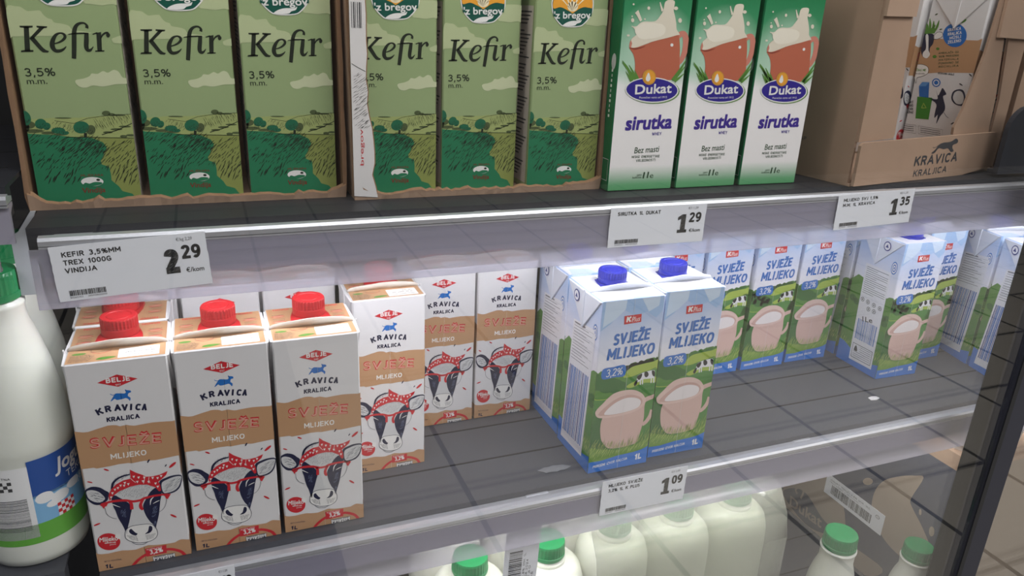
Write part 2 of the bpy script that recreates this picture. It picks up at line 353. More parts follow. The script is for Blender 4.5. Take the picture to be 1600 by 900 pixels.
# ------------------------------------------------------------------ printed artwork of the packs (mm on each face)
K_ART = [
('P','kraft',1,0,[(0,135.8),(6.1,134.0),(9.3,133.9),(16.1,135.5),(23.8,137.1),(26.3,137.0),(29.6,136.4),(32.0,135.0),(36.3,135.5),(42.1,133.7),(48.2,134.1),(55.3,134.4),(60.6,134.1),(70.3,133.1),(72,133.7),(72,100.4),(72,100.5),(72,100.4),(63.2,99.8),(53.6,99.2),(45.3,100.2),(36.0,99.7),(34.0,100.4),(26.9,100.7),(20.8,100.1),(10.8,99.8),(9.0,101.0),(0.2,101.3),(0,102.5)]),
('P','kraft',1,0,[(0,19.8),(0.2,18.6),(3.6,17.2),(9.1,16.5),(13.8,16.9),(19.1,17.0),(24.2,15.8),(29.4,15.2),(33.8,16.1),(39.3,17.3),(45.6,15.8),(54.3,15.0),(59.8,14.8),(63.3,16.4),(65.6,16.8),(72,14.8),(72,15.4),(72,0),(0,0)]),
('P','red',1,0,[(21.0,175.3),(35.1,180.6),(49.3,175.1),(35.0,169.9)]),
('T','white',2,'BELJE',(27.0,174.1),(43.9,174.1),4.23,0.05,0),
('T','white',2,'1697',(33.1,171.1),(37.0,171.0),1.51,0,0),
('P','blue',1,1,[(28.2,157.9),(28.7,159.1),(31.2,163.0),(32.6,164.3),(35.1,164.1),(38.5,163.5),(39.7,164.5),(39.3,166.1),(41.2,166.0),(43.2,165.2),(43.1,163.7),(41.5,163.3),(40.7,161.0),(42.3,159.0),(41.6,156.5),(40.8,157.9),(39.2,159.3),(37.1,159.0),(34.5,158.6),(32.4,158.7),(31.3,159.9),(29.6,158.7)]),
('L','blue',1,1,[(32.1,163.4),(30.0,163.4),(28.6,164.5)],[0.5]),
('L','blue',1,1,[(40.1,165.7),(39.4,166.7)],[0.7]),
('T','navy',1,'K',(18.1,146.9),(22.5,148.4),5.83,0.07,0),
('T','navy',1,'R',(23.6,148.8),(27.9,149.1),5.83,0.07,0),
('T','navy',1,'A',(29.8,149.0),(34.6,148.8),5.83,0.07,0),
('T','navy',1,'V',(34.8,148.5),(39.3,148.1),5.83,0.07,0),
('T','navy',1,'I',(40.7,148.0),(42.0,147.8),5.93,0.07,0),
('T','navy',1,'C',(44.1,147.6),(48.2,146.6),5.93,0.07,0),
('T','navy',1,'A',(48.8,146.6),(52.5,145.9),6.03,0.07,0),
('T','navy',1,'KRALJICA',(23.3,140.2),(46.9,139.8),4.22,0.06,0),
('T','red',2,'SVJEŽE',(8.4,118.4),(60.3,114.6),9.86,0.06,0),
('T','pink',3,'SVJEŽE',(9.1,119.0),(59.7,115.0),8.36,0.01,0),
('T','white',2,'MLIJEKO',(21.9,106.1),(47.9,105.4),5.02,0.03,0),
('P','lightgrey',2,1,[(21.8,71.8),(24.5,78.0),(32.9,80.0),(40.1,79.6),(51.2,74.0),(54.8,67.3),(52.6,55.0),(48.2,37.4),(47.4,25.9),(44.6,22.4),(32.2,21.7),(23.6,30.1),(24.8,37.0),(21.3,48.0),(17.7,61.7)]),
('H','grey',3,[(22.2,75.1),(29.8,79.4),(39.0,78.5),(49.1,74.5),(46.4,68.8),(38.6,64.2),(33.5,65.2),(25.6,68.7)],70,1.0,2.6,0.22,1),
('L','navy',3,1,[(19.2,78.0),(20.6,83.8),(24.5,87.4),(29.3,89.2),(33.7,89.5)],[1.6,1.8,1.6,1.4,1.0]),
('H','navy',3,[(17.9,78.3),(19.6,84.1),(24.6,89.0),(30.4,90.6),(33.8,90.2),(33.2,87.6),(25.2,85.0),(20.6,77.6)],60,0.8,2.6,0.25,3),
('P','navy',2,1,[(0.4,81.5),(2.5,83.0),(6.0,83.7),(10.8,81.8),(14.4,78.1),(16.6,75.6),(16.0,72.2),(14.9,68.8),(12.1,66.7),(9.0,65.5),(5.1,66.4),(2.0,69.9),(0.2,74.1),(0.3,78.1)]),
('P','lightgrey',3,1,[(0.9,79.8),(4.2,80.8),(8.5,78.7),(11.1,75.7),(13.2,71.0),(10.8,68.1),(7.3,68.2),(3.6,70.6),(1.4,74.2)]),
('H','navy',4,[(2.6,79.6),(7.5,79.0),(13.1,71.3),(10.8,68.5),(5.4,69.5),(1.9,73.6)],-35,1.1,4,0.3,5),
('P','navy',2,1,[(54.5,78.0),(60.4,81.1),(65.9,82.1),(71.4,81.2),(71.9,77.3),(69.9,70.3),(66.3,66.2),(61.0,64.7),(56.5,65.2),(54.6,68.8)]),
('P','lightgrey',3,1,[(56.1,76.2),(61.3,79.2),(66.8,80.5),(71.1,80.0),(71.1,77.4),(69.1,71.5),(65.7,67.7),(60.6,66.1),(56.4,67.2)]),
('H','navy',4,[(56.6,75.4),(62.1,76.6),(69.3,77.9),(67.5,69.8),(61.2,66.4),(56.8,67.5)],40,1.1,4.5,0.3,6),
('P','navy',3,1,[(18.3,72.0),(20.8,72.0),(23.6,69.2),(27.3,65.4),(30.4,61.1),(31.3,56.6),(29.9,51.3),(28.3,45.3),(26.4,39.4),(24.9,32.6),(24.0,35.8),(22.7,41.9),(21.2,46.6),(20.1,51.2),(19.2,57.1),(18.1,61.6),(17.7,67.3)]),
('P','navy',3,1,[(46.5,69.5),(51.1,72.9),(54.6,70.3),(54.9,65.9),(53.2,59.2),(52.2,53.7),(50.6,45.5),(48.2,37.4),(46.3,32.1),(45.5,36.8),(43.2,41.0),(41.1,46.7),(39.8,53.5),(40.1,58.4),(42.7,63.4)]),
('H','slate',4,[(22.3,57.6),(26.7,55.0),(25.5,48.2),(22.6,50.5)],60,1.0,2.2,0.5,7),
('H','slate',4,[(46.6,53.8),(49.8,54.4),(48.4,44.7),(45.1,44.1)],60,1.0,2.2,0.6,8),
('H','slate',4,[(45.1,38.3),(48.0,40.4),(46.9,34.9),(45.7,33.8)],60,0.9,2,0.6,8),
('L','white',4,1,[(16.7,64.5),(18.6,63.4),(21.2,61.3),(23.1,60.0)],[0.3,0.8,0.5,0.2]),
('L','white',4,1,[(47.5,57.9),(50.3,59.2),(52.8,60.0)],[0.3,0.8,0.4]),
('L','white',4,1,[(45.3,57.0),(46.3,61.8),(48.7,64.4)],[0.3,1.0,0.4]),
('P','white',3,1,[(23.4,33.1),(24.8,37.0),(28.7,39.4),(35.1,39.5),(41.4,38.7),(45.4,36.5),(47.6,31.0),(47.4,25.9),(44.6,22.4),(39.6,20.9),(32.2,21.7),(26.2,25.0),(23.4,28.7)]),
('L','navy',4,1,[(23.4,33.1),(24.8,37.0),(28.7,39.4),(35.1,39.5),(41.4,38.7),(45.4,36.5),(47.6,31.0),(47.4,25.9),(44.6,22.4),(39.6,20.9),(32.2,21.7),(26.2,25.0),(23.4,28.7),(23.4,33.1)],[0.45]),
('P','navy',4,1,[(26.8,35.7),(28.5,36.9),(29.8,34.8),(31.4,32.2),(32.6,31.1),(31.4,29.5),(28.9,30.7),(27.0,33.2)]),
('P','navy',4,1,[(38.3,29.4),(40.7,31.6),(42.2,36.3),(44.2,35.4),(44.1,32.0),(42.1,29.7),(39.9,29.2)]),
('L','navy',4,1,[(27.6,23.3),(31.0,20.3),(36.2,19.4),(39.6,20.9)],[0.4]),
('H','grey',4,[(24.2,31.4),(31.8,28.4),(32.3,23.1),(27.3,25.4)],80,0.9,0.6,0.5,9),
('H','grey',4,[(38.2,28.0),(46.2,27.8),(44.1,23.2),(38.7,22.7)],80,0.9,0.6,0.5,9),
('P','red',5,0,[(16.1,68.4),(16.0,73.0),(18.4,78.2),(22.9,82.5),(28.3,85.0),(33.3,85.5),(33.9,87.4),(34.2,94.2),(38.1,90.5),(43.0,87.2),(45.4,85.0),(50.0,84.4),(55.4,84.9),(61.7,87.1),(60.3,83.7),(56.2,80.0),(53.7,78.4),(54.7,75.6),(55.0,69.4),(53.3,68.9),(51.1,73.3),(45.1,77.3),(39.0,78.5),(32.7,78.0),(24.2,75.3),(19.6,72.1),(17.2,68.8)]),
('P','white',6,0,[(18.2,75.6),(20.2,75.5),(19.0,73.3)]),
('P','white',6,0,[(20.4,78.5),(22.3,78.4),(21.2,76.2)]),
('P','white',6,0,[(22.7,79.6),(24.7,79.5),(23.5,77.3)]),
('P','white',6,0,[(25.0,81.5),(26.9,81.4),(25.7,79.2)]),
('P','white',6,0,[(27.5,80.8),(29.4,80.8),(28.2,78.6)]),
('P','white',6,0,[(28.2,83.4),(30.2,83.3),(29.0,81.1)]),
('P','white',6,0,[(30.6,81.7),(32.6,81.6),(31.4,79.4)]),
('P','white',6,0,[(35.4,87.8),(37.3,87.8),(36.2,85.6)]),
('P','white',6,0,[(37.4,82.5),(39.4,82.4),(38.2,80.2)]),
('P','white',6,0,[(38.8,86.3),(40.8,86.2),(39.6,84.0)]),
('P','white',6,0,[(41.5,82.1),(43.5,82.1),(42.4,79.8)]),
('P','white',6,0,[(42.9,85.3),(44.9,85.2),(43.7,83.0)]),
('P','white',6,0,[(45.6,80.7),(47.6,80.6),(46.4,78.4)]),
('P','white',6,0,[(49.0,83.8),(51.0,83.7),(49.9,81.5)]),
('P','white',6,0,[(52.7,82.9),(54.7,82.8),(53.5,80.6)]),
('P','white',6,0,[(55.4,84.3),(57.5,84.2),(56.3,82.0)]),
('P','white',6,0,[(50.6,78.0),(52.6,78.0),(51.4,75.7)]),
('P','white',6,0,[(51.9,74.6),(53.9,74.5),(52.7,72.3)]),
('P','white',6,0,[(16.8,71.8),(18.7,71.7),(17.6,69.6)]),
('L','white',6,1,[(33.7,86.0),(35.3,83.3),(37.0,81.2)],[0.35]),
('L','white',6,1,[(43.7,86.3),(43.8,82.8),(42.6,79.0)],[0.35]),
('L','white',6,1,[(47.5,84.4),(46.8,81.4),(47.6,78.4)],[0.35]),
('L','red',6,1,[(9.5,65.8),(18.2,66.9),(27.3,65.8),(32.8,63.5),(38.5,63.4),(41.8,64.7),(50.3,65.4),(59.9,64.6)],[1.6,2.2,2.2,2.2,2.2,2.2,2.0,1.4]),
('P','red',6,0,[(8.5,65.4),(15.4,66.8),(13.4,63.3),(12.2,62.9),(11.1,61.0),(10.2,63.8)]),
('P','red',6,0,[(54.5,66.3),(61.9,64.4),(59.0,59.8),(57.7,60.9),(57.4,62.9)]),
('L','red',6,1,[(30.4,64.2),(31.5,61.1),(31.3,55.9)],[2.2,2.4,2.6]),
('L','red',6,1,[(40.6,63.7),(38.3,59.6),(38.3,55.8),(39.4,53.6)],[2.0,2.4,2.6,1.5]),
('L','grey',6,1,[(12.1,61.9),(12.5,56.2),(15.1,51.9),(19.2,49.3)],[0.4]),
('L','grey',6,1,[(58.1,60.0),(57.1,55.3),(54.6,50.9),(51.2,48.6)],[0.4]),
('E','red',3,(17.5,97.3),(1.8,-1.1),(0.2,0.7)),
('E','red',3,(4.6,88.3),(1.8,-0.9),(0.1,0.6)),
('E','navy',3,(48.6,99.4),(1.0,1.5),(-0.4,0.5)),
('E','red',3,(66.0,92.1),(2.9,2.2),(-0.5,1.1)),
('E','navy',3,(60.9,92.6),(0.8,1.0),(-0.3,0.4)),
('E','red',3,(4.4,47.2),(2.5,0.7),(-0.1,0.8)),
('E','red',3,(61.7,42.1),(2.3,-2.0),(0.4,0.8)),
('E','red',3,(10.7,28.2),(8.3,-1.9),(0.6,8.5)),
('P','white',4,0,[(17.0,35.0),(20.3,34.0),(19.7,28.4),(17.1,29.8),(15.7,32.2)]),
('T','white',5,'Mlijeko',(3.9,29.5),(17.5,28.2),4.43,0.03,0),
('T','white',5,'HRVATSKIH FARMI',(7.5,26.9),(15.6,25.9),1.32,0,0),
('T','white',5,'ponos',(11.0,24.5),(15.5,24.2),1.32,0,0),
('L','red',3,1,[(25.0,-1.5),(28.1,2.3),(31.6,5.3),(36.2,7.9),(41.7,9.2),(48.3,9.3),(54.8,9.1),(60.2,6.8),(64.4,3.6),(67.3,-1.9)],[2.6]),
('P','red',4,0,[(36.4,14.2),(53.1,14.3),(52.7,5.9),(36.8,5.9)]),
('T','white',5,'3,2%',(39.6,7.4),(50.0,7.8),4.72,0.03,0),
('T','white',5,'MLIJEČNE MASTI',(37.7,12.3),(49.6,12.4),1.3,0,0),
('P','navy',4,0,[(41.4,4.5),(59.1,4.3),(58.9,-1.5),(41.4,-1.7)]),
('P','white',5,0,[(41.6,4.1),(58.8,3.9),(58.6,-1.1),(41.8,-1.2)]),
('T','navy',6,'PRIRODAN IZVOR',(42.7,2.8),(57.6,2.7),1.41,0.03,0),
('T','navy',6,'KALCIJA',(42.9,-0.8),(58.2,-0.9),2.92,0.06,0),
('T','navy',2,'NETO KOLIČINA:',(4.8,8.4),(18.1,7.6),1.51,0,0),
('T','navy',2,'1L',(4.8,2.1),(10.7,1.3),4.02,0.07,0),
('L','lightgrey',1,0,[(36,193),(36,0)],[0.25]),
]
P_ART = [
('P','skyblue2',1,0,[(0,198.8),(69.7,204.1),(70.7,178.1),(63.2,170.2),(51.3,178.0),(39.7,173.8),(24.1,183.1),(11.3,169.3),(0,162.1),(0,167.3)]),
('P','palesky',2,0,[(3.6,193.8),(27.3,195.6),(26.5,182.8),(15.6,173.2),(2.1,166.0)]),
('P','palesky',2,0,[(44.2,196.0),(65.7,198.1),(65.2,183.0),(53.7,177.7)]),
('P','hillgreen',1,0,[(0,118.4),(0,116.6),(0,117.9),(1.8,116.2),(5.2,118.7),(9.3,114.4),(18.0,112.7),(31.9,118.4),(35.3,120.7),(38.9,121.2),(41.6,123.0),(44.7,123.6),(47.4,121.9),(51.2,124.6),(54.5,123.3),(58.0,125.1),(62.9,125.3),(66.5,125.9),(69.9,124.2),(72,125.8),(72,126.3),(72,0),(0,0)]),
('P','limegreen',2,1,[(31.9,108.9),(39.4,117.6),(51.3,119.9),(65.9,121.1),(72,122.4),(72,112.3),(70.8,111.7),(57.3,111.0),(45.4,108.0),(35.8,106.9)]),
('P','midgreen',2,1,[(31.9,98.9),(45.5,107.3),(59.8,110.7),(72,112.3),(72,83.9),(57.9,86.9),(40.1,91.2)]),
('P','limegreen',3,1,[(37.0,97.2),(48.7,101.8),(72,103.0),(72,100.9),(72,96.7),(56.5,97.8),(42.2,94.3)]),
('E','treegreen',3,(0,113.1),(1.5,-0.6),(0,3.9)),
('E','treegreen',3,(2.4,111.3),(6.1,-0.8),(-0.5,4.4)),
('E','treegreen',3,(8.7,109.4),(6.9,-0.8),(-0.6,5.0)),
('E','treegreen',3,(16.3,106.3),(7.4,-0.9),(-0.6,5.4)),
('E','treegreen',3,(24.2,102.0),(7.4,-0.8),(-0.7,5.4)),
('E','treegreen',3,(30.6,99.1),(6.5,-0.8),(-0.5,4.6)),
('E','treegreen',3,(2.2,102.4),(7.4,-0.9),(-0.6,5.4)),
('E','treegreen',3,(12.3,99.0),(8.7,-1.0),(-0.7,6.3)),
('E','treegreen',3,(22.4,96.0),(7.0,-0.8),(-0.6,5.1)),
('E','treegreen',3,(0,105.4),(1.9,-0.7),(0,4.5)),
('E','treegreen',1,(35.6,118.0),(4.0,-0.5),(-0.3,2.9)),
('E','treegreen',1,(42.0,119.9),(4.0,-0.4),(-0.4,2.9)),
('E','treegreen',1,(46.4,120.3),(3.4,-0.4),(-0.4,2.5)),
('E','treegreen',1,(52.3,121.4),(3.8,-0.5),(-0.3,2.7)),
('E','treegreen',1,(58.4,122.0),(3.0,-0.3),(-0.3,2.2)),
('E','treegreen',1,(63.7,122.9),(3.4,-0.4),(-0.4,2.6)),
('E','treegreen',1,(70.4,123.7),(1.6,-0.3),(-0.2,2.2)),
('P','midgreen',2,1,[(0,97.4),(0,89.8),(4.1,86.2),(26.2,85.1),(30.2,72.3),(8.9,65.9),(0,58.9)]),
('L','limegreen',3,1,[(0,94.9),(0,87.7),(7.8,85.7),(17.6,85.4)],[0.8]),
('P','darkgreen',2,1,[(0,68.3),(5.3,75.3),(14.9,56.1),(33.2,26.5),(15.9,26.5),(0,29.4)]),
('P','midgreen',2,1,[(60.2,68.6),(72,97.8),(72,33.1),(64.9,31.6)]),
('P','offwhite',4,1,[(48.8,106.5),(52.2,109.0),(57.4,110.4),(68.1,111.1),(69.9,106.7),(69.2,102.5),(63.4,101.9),(56.0,102.3),(53.2,100.8),(48.9,100.2)]),
('L','offwhite',4,0,[(52.9,103.6),(53.5,96.3)],[1.3]),
('L','offwhite',4,0,[(55.6,103.2),(56.0,96.5)],[1.3]),
('L','offwhite',4,0,[(66.2,103.3),(66.5,96.6)],[1.3]),
('L','offwhite',4,0,[(69.1,103.4),(69.8,96.2)],[1.3]),
('P','black',5,1,[(48.2,105.9),(51.7,108.6),(54.2,108.7),(53.7,104.8),(51.1,102.2)]),
('P','black',5,1,[(56.9,110.2),(60.4,110.2),(62.3,106.5),(60.2,104.0),(57.5,105.7)]),
('P','black',5,1,[(65.7,110.7),(69.3,109.6),(69.8,103.8),(67.1,105.4)]),
('P','black',5,1,[(49.6,102.4),(47.2,101.5),(45.4,98.2),(47.0,95.8),(48.9,97.8)]),
('L','jug',4,1,[(58.1,75.6),(63.9,78.3),(72,80.2),(72,80.6)],[5.5,5.5,5,5]),
('L','jug',4,1,[(61.6,48.0),(66.2,50.9),(70.3,57.2),(72,64.6)],[4.5,5,5,5]),
('P','jug',5,1,[(2.6,71.6),(5.2,76.4),(10.7,81.4),(16.2,86.7),(23.0,91.0),(32.6,92.8),(42.5,92.3),(50.1,90.0),(57.6,85.1),(62.3,77.8),(61.9,71.1),(61.9,67.3),(62.7,57.0),(61.7,46.9),(59.7,36.9),(57.4,28.0),(53.1,25.8),(39.6,24.6),(25.9,25.4),(19.3,29.0),(13.1,37.8),(10.5,49.9),(10.6,59.4),(11.5,64.7),(5.9,66.2)]),
('P','jugrim',6,1,[(2.6,71.6),(5.2,76.4),(10.7,81.4),(16.2,86.7),(23.0,91.0),(32.6,92.8),(42.5,92.3),(50.1,90.0),(57.6,85.1),(62.3,77.8),(61.0,71.9),(54.2,67.1),(43.4,64.3),(26.3,63.3),(11.5,64.2),(5.4,66.3)]),
('P','juginner',7,1,[(6.5,69.8),(14.8,77.5),(26.3,84.4),(39.5,86.8),(50.9,84.1),(57.9,78.8),(56.8,72.4),(45.5,67.7),(26.0,66.0),(11.2,66.9)]),
('P','milk',8,1,[(13.5,68.2),(18.8,75.4),(29.1,81.4),(41.1,83.5),(52.5,80.6),(56.6,75.8),(53.8,70.3),(43.1,67.5),(26.0,66.5)]),
('P','grassgreen',9,0,[(0,26.0),(0,29.8),(0,30.6),(10.8,27.6),(21.0,24.7),(33.7,22.3),(48.5,23.4),(60.5,26.5),(71.1,32.0),(72,36.4),(72,20.0),(72,19.2),(54.4,15.8),(34.5,15.4),(15.0,12.8),(0.2,13.0),(0,23.7)]),
('H','grasslight',10,[(0,26.0),(0,34.3),(7.9,32.1),(33.2,26.5),(55.3,28.3),(72,41.0),(72,20.0),(72,19.6),(54.3,16.5),(34.4,16.1),(14.9,14.0),(0,15.1)],65,1.5,8,0.5,11),
('H','grassgreen',10,[(0,30.0),(7.9,32.1),(33.2,26.5),(55.2,29.4),(72,39.3),(72,30.0),(53.7,21.6),(8.9,22.8)],80,1.6,9,0.5,12),
('P','bandblue',11,0,[(0,24.0),(0,18.9),(0.2,13.2),(15.0,12.8),(34.5,15.4),(54.3,16.2),(64.2,17.5),(72,20.3),(72,23.5),(72,0),(0,0)]),
('P','kred',4,0,[(25.7,175.8),(45.4,176.2),(45.8,167.5),(26.3,166.8)]),
('T','white',5,'K',(28.2,168.8),(33.5,168.8),6.14,0.09,0.1),
('T','white',5,'Plus',(34.5,168.5),(43.9,168.8),5.33,0.0,0.2),
('T','textblue',4,'SVJEŽE',(15.6,144.9),(58.1,147.2),12.69,0.04,0.12),
('T','textblue',4,'MLIJEKO',(10.0,129.3),(65.2,130.3),12.99,0.04,0.12),
('P','boxblue',5,1,[(6.9,120.2),(19.4,121.4),(32.3,121.7),(33.2,109.9),(20.8,109.5),(7.2,109.4)]),
('T','white',6,'3,2%',(10.9,110.9),(30.1,111.6),8.56,-0.01,0.12),
('T','white',12,'PRIRODNI IZVOR KALCIJA',(5.5,5.1),(47.3,8.2),3.32,0.01,0.15),
('T','white',12,'1L',(56.6,5.6),(65.1,6.3),7.26,0.06,0.15),
('L','lightgrey',12,0,[(36,193),(36,0)],[0.25]),
]
PL_ART = [
('P','hillgreen',1,0,[(0,120.5),(0,121.3),(9.6,130.2),(21.3,127.8),(41.6,115.8),(54.9,111.4),(65.6,114.5),(69.6,117.3),(76,118.3),(76,0),(0,0)]),
('E','treegreen',2,(66,86),(5,0),(0,4.0)),
('E','treegreen',2,(72,88),(5,0),(0,4.0)),
('E','treegreen',2,(60,82),(4,0),(0,3.2)),
('E','treegreen',2,(8,95),(6,0),(0,4.8)),
('E','treegreen',2,(16,92),(6,0),(0,4.8)),
('E','treegreen',2,(70,80),(6,0),(0,4.8)),
('E','midgreen',2,(70,55),(8,0),(0,14)),
('E','midgreen',2,(6,60),(8,0),(0,14)),
('H','grasslight',3,[(0,22),(76,22),(76,34),(0,34)],75,1.6,7,0.5,4),
('P','bandblue',4,0,[(0,30),(10,29),(22,24),(36,19),(50,16),(62,16),(76,20),(76,0),(0,0)]),
]
PLn_ART = [
('P','offwhite',5,0,[(18.7,153.7),(68.0,159.3),(59.4,11.0),(8.4,8.5)]),
('L','ink',6,0,[(21.5,151.1),(45.6,153.8)],[1.2]),
('L','ink',6,0,[(21.2,147.7),(53.3,151.3)],[0.55]),
('L','ink',6,0,[(21.0,144.3),(61.0,148.7)],[0.55]),
('L','ink',6,0,[(20.7,140.9),(48.9,143.9)],[0.55]),
('L','ink',6,0,[(20.5,137.5),(56.6,141.3)],[0.55]),
('L','ink',6,0,[(20.3,134.0),(44.5,136.6)],[0.55]),
('L','ink',6,0,[(20.0,130.6),(52.2,133.9)],[0.55]),
('L','ink',6,0,[(19.8,127.2),(60.0,131.3)],[0.55]),
('L','ink',6,0,[(19.5,123.8),(47.8,126.6)],[0.55]),
('L','ink',6,0,[(19.3,120.4),(55.6,123.9)],[0.55]),
('L','ink',6,0,[(19.1,117.0),(43.4,119.3)],[0.55]),
('L','ink',6,0,[(18.8,113.5),(51.2,116.6)],[0.55]),
('L','ink',6,0,[(18.6,110.1),(58.9,113.9)],[0.55]),
('L','ink',6,0,[(21.4,149.7),(64.8,154.5)],[0.2]),
('L','ink',6,0,[(20.6,139.5),(64.2,144.2)],[0.2]),
('L','ink',6,0,[(19.9,129.3),(63.6,133.8)],[0.2]),
('L','ink',6,0,[(19.2,119.1),(63.0,123.4)],[0.2]),
('P','navyblue',6,0,[(18.0,101.7),(19.5,101.8),(13.7,18.9),(12.2,18.8)]),
('P','navyblue',6,0,[(20.5,101.9),(21.5,102.0),(15.7,19.0),(14.7,19.0)]),
('P','textblue',6,0,[(22.1,102.1),(23.6,102.2),(17.9,19.1),(16.3,19.0)]),
('P','textblue',6,0,[(24.2,102.3),(26.2,102.4),(20.5,19.3),(18.5,19.2)]),
('P','textblue',6,0,[(27.2,102.5),(27.8,102.6),(22.1,19.4),(21.5,19.3)]),
('P','textblue',6,0,[(28.4,102.6),(29.9,102.8),(24.3,19.5),(22.8,19.4)]),
('P','textblue',6,0,[(30.5,102.8),(32.5,103.0),(26.9,19.6),(24.9,19.5)]),
('P','navyblue',6,0,[(33.5,103.1),(34.5,103.2),(29.0,19.7),(27.9,19.7)]),
('P','textblue',6,0,[(35.5,103.3),(37.0,103.4),(31.5,19.9),(30.0,19.8)]),
('P','navyblue',6,0,[(38.5,103.5),(39.4,103.6),(34.1,20.0),(33.0,19.9)]),
('P','textblue',6,0,[(40.4,103.7),(41.9,103.8),(36.6,20.1),(35.1,20.0)]),
('P','textblue',6,0,[(42.5,103.9),(43.1,104.0),(37.8,20.2),(37.2,20.2)]),
('P','textblue',6,0,[(44.1,104.0),(45.1,104.1),(39.9,20.3),(38.8,20.3)]),
('P','navyblue',6,0,[(46.1,104.2),(46.7,104.3),(41.5,20.4),(40.9,20.4)]),
('P','navyblue',6,0,[(48.2,104.4),(50.2,104.6),(45.0,20.6),(43.0,20.5)]),
('P','textblue',6,0,[(51.7,104.7),(52.7,104.8),(47.6,20.7),(46.6,20.7)]),
('P','textblue',6,0,[(53.7,104.9),(54.7,105.0),(49.6,20.8),(48.6,20.8)]),
('P','textblue',6,0,[(55.3,105.1),(57.3,105.2),(52.3,21.0),(50.2,20.9)]),
('P','textblue',6,0,[(58.8,105.4),(60.8,105.5),(55.8,21.2),(53.8,21.0)]),
]
